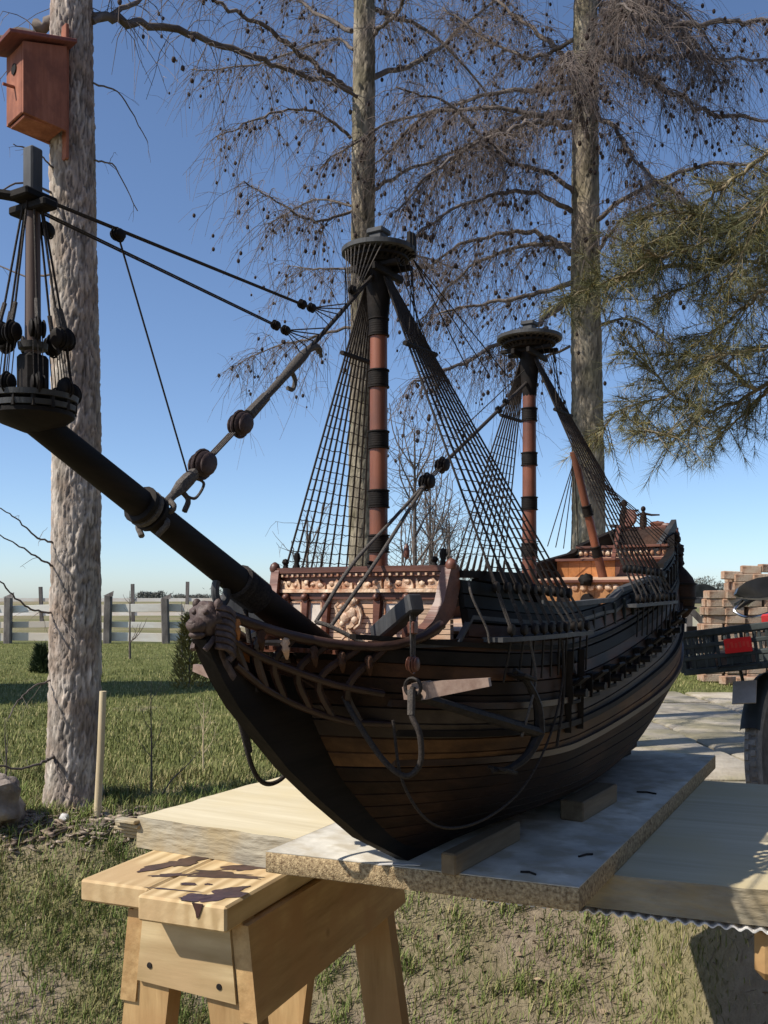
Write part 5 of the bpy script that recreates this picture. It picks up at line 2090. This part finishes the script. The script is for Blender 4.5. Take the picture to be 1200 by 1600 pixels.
def figurine(a, b, z, h_, arms):
    m_ = MB()
    m_.tube([S(a, b, z), S(a, b, z + h_ * .35), S(a, b, z + h_ * .62), S(a, b, z + h_ * .78)], [h_ * .15, h_ * .17, h_ * .13, h_ * .06], 9)
    m_.ball(S(a, b, z + h_ * .88), (h_ * .11, h_ * .11, h_ * .13), 10, 8)
    for (da, db, dz) in arms:
        m_.tube([S(a, b, z + h_ * .68), S(a + da * .5, b + db * .5, z + h_ * .6), S(a + da, b + db, z + h_ * dz)], [h_ * .06, h_ * .05, h_ * .035], 6)
    return m_.build('carved_figure', HULL, ship)


figurine(1.68, -.070, ZT2, .10, [(.0, .05, .62)])
figurine(1.68, -.004, ZT2, .075, [(.0, -.045, .72), (.02, .05, .6)])
MB().lathe([(0, -.007), (.028, -.006), (.032, 0), (.028, .006), (0, .007)], S(1.67, -.05, ZT2 + .035), (-.9, .3, .1), 20).build('round_shield', TRIM, ship)
MB().ball(S(1.69, .04, ZT2 + .012), (.012, .03, .012), 12, 8, bump=.6).build('carved_scroll', TRIM, ship)
MB().ball(S(1.69, .07, ZT2 + .006), (.012, .026, .010), 12, 8, bump=.6).build('carved_scroll', TRIM, ship)
MB().ball(S(1.69, .095, ZT2 - .02), (.018, .02, .022), 12, 8, bump=.4).build('carved_mask', TRIM, ship)
# quarter galleries and stern bulges
for sd in (1, -1):
    qg = MB()
    qg.lathe([(0, .43), (.022, .445), (.040, .47), (.044, .50), (.044, .545), (.036, .565), (.020, .585), (.006, .60), (.004, .615), (0, .616)], S(1.49, sd * .168, 0), (0, 0, 1), 18)
    qg.build('quarter_gallery', HULL, ship)
    for zz in (.47, .5, .545):
        MB().lathe([(.040, zz - .004), (.048, zz - .003), (.048, zz + .003), (.040, zz + .004)], S(1.49, sd * .168, 0), (0, 0, 1), 18).build('gallery_moulding', BLACKW, ship)
    for (z, r_) in ((.62, .020), (.66, .024), (.70, .018)):
        MB().ball(S(1.66, sd * (half(1.66, z) + .012), z), (r_, r_, r_ * 1.1), 12, 9, bump=.5).build('carved_mask', HULL, ship)
    for i in range(7):
        a = 1.16 + i * .065
        MB().box(S(a, sd * (half(a, top(a) - .05) + .006), top(a) - .05), (.014, .012, .075), None, .003).build('side_bracket', BLACKW, ship)
    for i in range(12):
        a = .22 + i * .075
        MB().box(S(a, sd * (half(a, .46) + .005), zq(a, .44)), (.010, .010, .05), None, .002).build('side_rib', HULLGR, ship)
MB().ball(S(1.18, -.212, .615), (.011, .011, .020), 10, 8).build('timber_head', BLACKW, ship)

# cradle blocks and the white strip under the fore foot
for (px, py, l, wd, hh, nm, lb, rot) in ((700, 1368, .30, .03, .040, 'cradle_plank', 'long dark cradle plank along the keel near the panel\'s front', 0),
                                         (893, 1283, .25, .055, .045, 'cradle_block', 'wooden chock wedged under the hull near mid ship', 0)):
    p = Vector(((px - 600) / (py - 935) * .5, FPX * .5 / (py - 935), ZT))
    b = MB().box((l / 2, 0, hh / 2), (l, wd, hh), None, .003).build(nm, CRADLE)
    b.location = p
    b.rotation_euler = (0, 0, math.atan2(US.y, US.x))
    tag(b, lb, 'wood block')
# two matching blocks on the far side
b = MB().box((.15, 0, .0225), (.3, .05, .045), None, .003).build('cradle_block', PINE)
b.location = (.02, 2.12, ZT)
b.rotation_euler = (0, 0, math.atan2(US.y, US.x))
tag(b, 'wooden chock under the hull on the side away from the camera', 'wood block')
ws = MB()
vs = []
for i in range(9):
    t = i / 8
    x = -.012 + .078 * t
    y = 1.79 - .03 * t + .02 * math.sin(t * 2.5)
    z = ZT + .0015 + .006 * max(0, t - .6) * 2
    vs += [(x, y, z), (x + .003, y + .012, z)]
ws.add(vs + [(x, y, z + .0012) for (x, y, z) in vs], [(2 * i, 2 * i + 2, 2 * i + 3, 2 * i + 1) for i in range(8)] + [(18 + 2 * i, 18 + 2 * i + 1, 18 + 2 * i + 3, 18 + 2 * i + 2) for i in range(8)]
       + [(2 * i, 18 + 2 * i, 18 + 2 * i + 2, 2 * i + 2) for i in range(8)] + [(2 * i + 1, 2 * i + 3, 18 + 2 * i + 3, 18 + 2 * i + 1) for i in range(8)])
tag(ws.build('paper_strip', WHITEP), 'curled white strip lying under the ship\'s fore foot', 'strip')

# ------------------------------------------------------------------ yard on the right
paving = bpy.data.objects.new('paving', None)
C.objects.link(paving)
paving['kind'] = 'structure'
for i in range(4):
    for j in range(7):
        x0 = 1.25 + i * .92 + random.uniform(-.03, .03)
        y0 = 3.2 + j * .97 + random.uniform(-.03, .03)
        sx, sy = .9, .94
        b = MB()
        k = 8
        top_, bot = [], []
        for (p, q_) in (((0, 0), (1, 0)), ((1, 0), (1, 1)), ((1, 1), (0, 1)), ((0, 1), (0, 0))):
            for t in range(k):
                u, v = p[0] + (q_[0] - p[0]) * t / k, p[1] + (q_[1] - p[1]) * t / k
                top_.append((x0 + sx * u + random.uniform(-.02, .02), y0 + sy * v + random.uniform(-.02, .02)))
        zz = .518 + random.uniform(-.008, .010)
        n_ = len(top_)
        vs = [(x, y, zz) for (x, y) in top_] + [(x, y, .40) for (x, y) in top_]
        cx, cy = x0 + sx / 2, y0 + sy / 2
        vs += [(cx + (x - cx) * .94, cy + (y - cy) * .94, zz + .012) for (x, y) in top_]
        fs = [(i2, i2 + n_, (i2 + 1) % n_ + n_, (i2 + 1) % n_) for i2 in range(n_)]
        fs += [(i2 + 2 * n_, i2, (i2 + 1) % n_, (i2 + 1) % n_ + 2 * n_) for i2 in range(n_)]
        fs.append(tuple(range(2 * n_, 3 * n_)))
        b.add(vs, fs)
        b.build('slab', SLABM, paving, ang=50)

# stacked old bricks
BD = 11.5
bsx = (1113 - 600) / FPX * BD
stack = thing('brick_stack', 'tall untidy stack of reclaimed bricks behind the bicycle', 'bricks', (bsx, BD, .5))
stack.scale = (.85,) * 3
meshes = []
for k in range(4):
    m_ = MB().box((0, 0, 0), (.27, .135, .115), None, .010)
    me_o = m_.build('brick', BRICK, stack)
    meshes.append(me_o.data)
    bpy.data.objects.remove(me_o)


def brick(x, y, z, rz, ry=0.0):
    o = bpy.data.objects.new('brick', random.choice(meshes))
    C.objects.link(o)
    o.parent = stack
    o.location = (x, y, z)
    o.rotation_euler = (random.uniform(-.02, .02), ry, rz)
    return o


heights = [.12, .12]
for course in range(13):
    z = .06 + course * .117
    # pillar at the left, wider mass to the right stepping back with height
    xs = []
    if course < 11:
        xs.append(.0 + random.uniform(-.03, .03) + (.06 if course > 6 else 0))
    lo = .30 if course < 9 else (.24 if course < 11 else .42)
    x = lo
    while x < 1.6:
        xs.append(x)
        x += .285 + random.uniform(-.01, .03)
    for x in xs:
        for row in range(3 if x > .2 else 2):
            if course > 11 and random.random() < .25:
                continue
            brick(x + random.uniform(-.015, .015), row * .15 + random.uniform(-.03, .02), z, random.uniform(-.07, .07) + (math.pi / 2 if random.random() < .05 else 0))
for (x, z) in ((.28, 1.50), (.55, 1.58), (.80, 1.60), (1.08, 1.59), (1.35, 1.58)):
    brick(x, .02, z, random.uniform(-.3, .3), random.uniform(-.05, .05))
for (x, y) in ((.1, -.4), (.42, -.45), (.25, -.62), (.8, -.5), (1.1, -.45)):
    brick(x, y, .06, random.uniform(-.4, .4))

# dark bench with half a barrel on it, and the whitewashed wall
wb = thing('work_bench', 'dark weathered work bench left of the brick stack', 'bench', (at(1088, 935, 12.7).x, 12.7, .5))
wb.scale = (.84,) * 3
MB().box((0, 0, 1.16), (.62, .5, .10), None, .01).build('bench_top', GREYW, wb)
for x, y in ((-.18, -.18), (.2, -.18), (-.18, .18), (.2, .18)):
    MB().box((x, y, .553), (.10, .09, 1.11), None, .008).build('leg', FPOST, wb)
MB().beam((-.2, -.235, 1.05), (.12, -.235, .72), .03, .09).build('brace', FPOST, wb)
MB().box((.02, -.245, .55), (.5, .05, .42), None, .01).build('front_board', BLACKW, wb)
MB().box((.02, -.22, .20), (.4, .03, .12), None, .01).build('low_board', FPOST, wb)
ht = MB()
pr = [(.27 * math.cos(t), .20 * math.sin(t)) for t in np.linspace(0, math.pi, 18)]
ht.prism(pr, lambda u, v, w_: (u, w_, v), .4)
hto = ht.build('barrel_half', BPLAST)
hto.location = (wb.location.x + .03, 12.7, .5 + 1.2115 * .84)
hto.scale = (.84,) * 3
tag(hto, 'black half barrel lying upside down on the dark bench', 'barrel')
wl = thing('whitewashed_wall', 'low cream whitewashed wall behind the ship\'s stern', 'wall', (at(1040, 935, 14.3).x, 14.3, .5))
wl.scale = (.84,) * 3
for i in range(4):
    for j in range(4):
        MB().box((-.6 + i * .55 + (.13 if j % 2 else 0), 0, .11 + j * .222), (.54, .25, .215), None, .012).build('wall_block', WALLW, wl)

# ------------------------------------------------------------------ bicycle with crate
bk_s = 1.0
bike = thing('bicycle', 'red bicycle seen from behind leaning at the right edge', 'bicycle', (1.475, 3.46, .535), R(52))
bike.rotation_euler = (R(-7), 0, R(52))
bike.scale = (bk_s,) * 3
RW = .335


def wheel(x):
    o = MB()
    prof = [(RW - .055, -.012), (RW - .05, -.022), (RW - .025, -.029), (RW - .006, -.022), (RW, 0), (RW - .006, .022), (RW - .025, .029), (RW - .05, .022), (RW - .055, .012)]
    o.lathe(prof + [prof[0]], (x, 0, RW), (0, 1, 0), 56)
    for k in range(60):
        t = 2 * math.pi * k / 60
        for sg in (-1, 1):
            r_ = RW + .0005
            c = Vector((x + r_ * math.cos(t + .02 * sg), sg * .011, RW + r_ * math.sin(t + .02 * sg)))
            o.box(c, (.011, .013, .020), Matrix.Rotation(-t, 3, 'Y'))
    wo = o.build('tyre', RUBBER, bike, ang=40)
    MB().lathe([(RW - .075, -.010), (RW - .054, -.013), (RW - .054, .013), (RW - .075, .010), (RW - .075, -.010)], (x, 0, RW), (0, 1, 0), 48).build('rim', CHROME, wo)
    for k in range(32):
        t = 2 * math.pi * k / 32
        sg = 1 if k % 2 else -1
        MB().tube([(x + .02 * math.cos(t + .6 * sg), sg * .03, RW + .02 * math.sin(t + .6 * sg)), (x + (RW - .07) * math.cos(t), 0, RW + (RW - .07) * math.sin(t))], .0011, 4).build('spoke', CHROME, wo)
    MB().tube([(x, -.06, RW), (x, .06, RW)], .018, 10).build('hub', CHROME, wo)
    return wo


wr = wheel(0)
wheel(1.06)
MB().box((.0, .0, .335 + .17), (.05, .012, .03), None, .004).build('spoke_reflector', M('orange_reflector', (.6, .12, .01), (.75, .2, .02), 20, (1, 1, 1), .3, .1), bike)
for x in (0, 1.06):
    g_ = MB()
    n_ = 22
    vs, fs = [], []
    t0, t1 = (R(10), R(148)) if x == 0 else (R(-5), R(150))
    for i in range(n_ + 1):
        t = t0 + (t1 - t0) * i / n_
        for (dy, dr) in ((-.034, -.012), (-.024, .006), (0, .012), (.024, .006), (.034, -.012)):
            for th_ in (0, .002):
                r_ = RW + .020 + dr + th_
                vs.append((x + r_ * math.cos(t), dy, RW + r_ * math.sin(t)))
    for i in range(n_):
        for k in range(4):
            A = i * 10 + k * 2
            fs.append((A + 1, A + 3, A + 13, A + 11))
            fs.append((A, A + 10, A + 12, A + 2))
    g_.add(vs, fs).build('mudguard', BPLAST, bike, ang=60)
MB().box((-RW * .80 - .03, 0, RW + .315), (.006, .08, .085), Matrix.Rotation(R(28), 3, 'Y'), .002).build('mud_flap', MUDG, bike)
fr_ = {'seat_tube': ((.40, 0, .29), (.27, 0, .86), .017), 'top_tube': ((.28, 0, .80), (.86, 0, .84), .016), 'down_tube': ((.40, 0, .29), (.88, 0, .76), .019),
       'head_tube': ((.885, 0, .74), (.855, 0, .90), .020)}
for nm, (p, q_, r_) in fr_.items():
    MB().tube([p, q_], r_, 12).build(nm, BIKER, bike)
for sg in (-1, 1):
    MB().tube([(.40, sg * .02, .29), (.02, sg * .06, RW)], .010, 8).build('chain_stay', BIKER, bike)
    MB().tube([(.285, sg * .02, .79), (.0, sg * .06, RW + .01)], .009, 8).build('seat_stay', BIKER, bike)
    MB().tube(bez([(.89, sg * .03, .74), (.94, sg * .05, .55), (1.06, sg * .055, RW)], 5), .011, 8).build('fork_blade', BIKER, bike)
    MB().tube([(0, sg * .065, RW + .02), (-.10, sg * .07, .735)], .006, 6).build('rack_strut', BPLAST, bike)
    MB().tube([(-.33, sg * .07, .74), (.25, sg * .05, .745)], .006, 6).build('rack_rail', BPLAST, bike)
for x in (-.32, -.2, -.05, .1):
    MB().tube([(x, -.07, .742), (x, .07, .742)], .005, 6).build('rack_bar', BPLAST, bike)
MB().tube([(.27, 0, .85), (.25, 0, .94)], .013, 10).build('seat_post', CHROME, bike)
sd_ = MB()
k, n_ = 10, 14
vs, fs = [], []
for i in range(k + 1):
    t = i / k
    wd = .115 * (1 - sstep(.0, .75, t)) + .022
    wd = float(wd) * (1 if t > .06 else .8)
    for j in range(n_):
        a = 2 * math.pi * j / n_
        vs.append((.09 + .29 * t, wd * math.cos(a), 0.985 + (.05 if math.sin(a) > 0 else .03) * math.sin(a) * (1 - .35 * t) + (.02 * (1 - t) ** 2)))
for i in range(k):
    for j in range(n_):
        A, B = i * n_ + j, i * n_ + (j + 1) % n_
        fs.append((A, B, B + n_, A + n_))
fs += [tuple(range(n_))[::-1], tuple(range(k * n_, k * n_ + n_))]
sad = sd_.add(vs, fs).build('saddle', SADDLE, bike, ang=60)
for sg in (-1, 1):
    MB().tube(bez([(.13, sg * .10, .975), (.09, sg * .125, .94), (.10, sg * .08, .91), (.2, sg * .03, .92), (.34, sg * .012, .955)], 6), .006, 8).build('saddle_spring', CHROME, sad)
MB().box((.10, 0, .89), (.03, .06, .05), None, .008).build('tail_lamp', BIKER, bike)
MB().tube(bez([(.83, .30, .98), (.80, .22, 1.02), (.86, .06, 1.0), (.86, -.06, 1.0), (.80, -.22, 1.02), (.68, -.30, .98)], 6), .012, 8).build('handlebar', CHROME, bike)
for sg in (-1, 1):
    MB().tube([(.78, sg * .24, 1.015), (.70, sg * .31, .975)], .017, 10).build('handlebar_grip', BPLAST, bike)
MB().tube([(.86, 0, .89), (.86, 0, 1.0)], .012, 8).build('handlebar_stem', CHROME, bike)
MB().lathe([(.09, -.003), (.10, 0), (.09, .003)], (.40, -.05, .29), (0, 1, 0), 30).build('chain_ring', IRON, bike)
for sg in (-1, 1):
    MB().beam((.40, sg * .065, .29), (.40 + sg * .13, sg * .075, .18), .02, .014, Vector((0, 1, 0))).build('crank', CHROME, bike)
    MB().box((.40 + sg * .13, sg * .125, .18), (.08, .09, .022), None, .004).build('pedal', BPLAST, bike)
MB().tube([(.30, .04, .30), (.22, .22, -.005)], .009, 8).build('kick_stand', BPLAST, bike)

# crate strapped on the rack
crate = thing('plastic_crate', 'dark slotted plastic crate with red label on the bicycle rack', 'crate', (0, 0, 0))
CW, CD, CH = .52, .34, .155
rotm = Matrix.Rotation(R(52 - 90), 4, 'Z') @ Matrix.Rotation(R(-8), 4, 'Y')
crate.matrix_world = Matrix.Translation((1.365, 3.36, 1.262)) @ rotm
def cpart(name, c, s_, mat=CRATE, ch=.003):
    return MB().box(c, s_, None, ch).build(name, mat, crate)
cpart('floor_panel', (0, 0, .006), (CW - .03, CD - .03, .010))
for (nm, fx, ln, rot_) in (('front', -CD / 2, CW, 0), ('back', CD / 2, CW, 0), ('left', -CW / 2, CD, 1), ('right', CW / 2, CD, 1)):
    def pos(u, z, d=0, fx=fx, rot_=rot_):
        return (u, fx + d, z) if not rot_ else (fx + d, u, z)
    def sz(a, t, h_, rot_=rot_):
        return (a, t, h_) if not rot_ else (t, a, h_)
    L_ = ln - (.008 if not rot_ else .030)
    for (z, h_, t_) in ((.012, .022, .013), (.058, .016, .012), (.100, .016, .012), (CH - .012, .024, .018)):
        cpart('band', pos(0, z), sz(L_, t_, h_))
    nb = 12 if not rot_ else 8
    for i in range(nb + 1):
        cpart('bar', pos(-L_ / 2 + L_ * i / nb, CH / 2), sz(.010 if 0 < i < nb else .022, .010, CH - .02), ch=.001)
    for (u, z) in ((-.36, .089), (.36, .089), (-.36, .04), (.12, .04), (-.12, .04), (.36, .04), (.25, .14)):
        cpart('infill', pos(u * L_, z), sz(L_ / nb * 2 - .002, .006, .03), ch=.001)
lb_ = cpart('red_label', (-.055, -CD / 2 - .0095, .088), (.092, .004, .050), LABEL, .001)
for i in range(6):
    MB().box((-.088 + i * .0135, -CD / 2 - .0118, .089 + .002 * math.sin(i * 2.1)), (.008, .001, .020 if i % 2 else .016), Matrix.Rotation(R(8 * (-1) ** i), 3, 'Y')).build('faded_print', LABELT, lb_)
MB().box((-.02, -.02, .10), (.14, .12, .06), Matrix.Rotation(R(20), 3, 'Z'), .01).build('brick_fragment', BRICK)
frag = bpy.data.objects['brick_fragment']
frag.matrix_world = crate.matrix_world @ Matrix.Translation((-.1, 0, -.056))
tag(frag, 'brown lump lying inside the slotted crate', 'lump')

# ------------------------------------------------------------------ unseen plank building right of the camera, added to cut skylight
sky_blocker = thing('added_sky_blocker', 'dark plank block right of the camera, added unseen to dim skylight on the ship', 'sky_blocker', (3.0, -2.2, -.25), R(52))
BLOCKERW = M('blocker_boards', (.05, .042, .035), (.11, .095, .08), 6, (1, 1, .1), .9, .4)
nb = 34
for i in range(nb):
    x = -5.1 + 10.2 * (i + .5) / nb
    MB().box((x, random.uniform(-.01, .01), 2.3), (10.2 / nb - .012, .03, 4.6), None, .003).build('blocker_board', BLOCKERW, sky_blocker)
MB().box((0, -2.6, 2.25), (10.1, 5.0, 4.4), None, .02).build('blocker_body', BLOCKERW, sky_blocker)
rfm = MB()
rfm.prism([(.45, 4.5), (-2.6, 6.6), (-5.6, 4.5), (-5.6, 4.38), (-2.6, 6.48), (.45, 4.38)], lambda u, v, w_: (w_, u, v + .12), 10.8)
rfm.build('roof', BIRDD, sky_blocker)
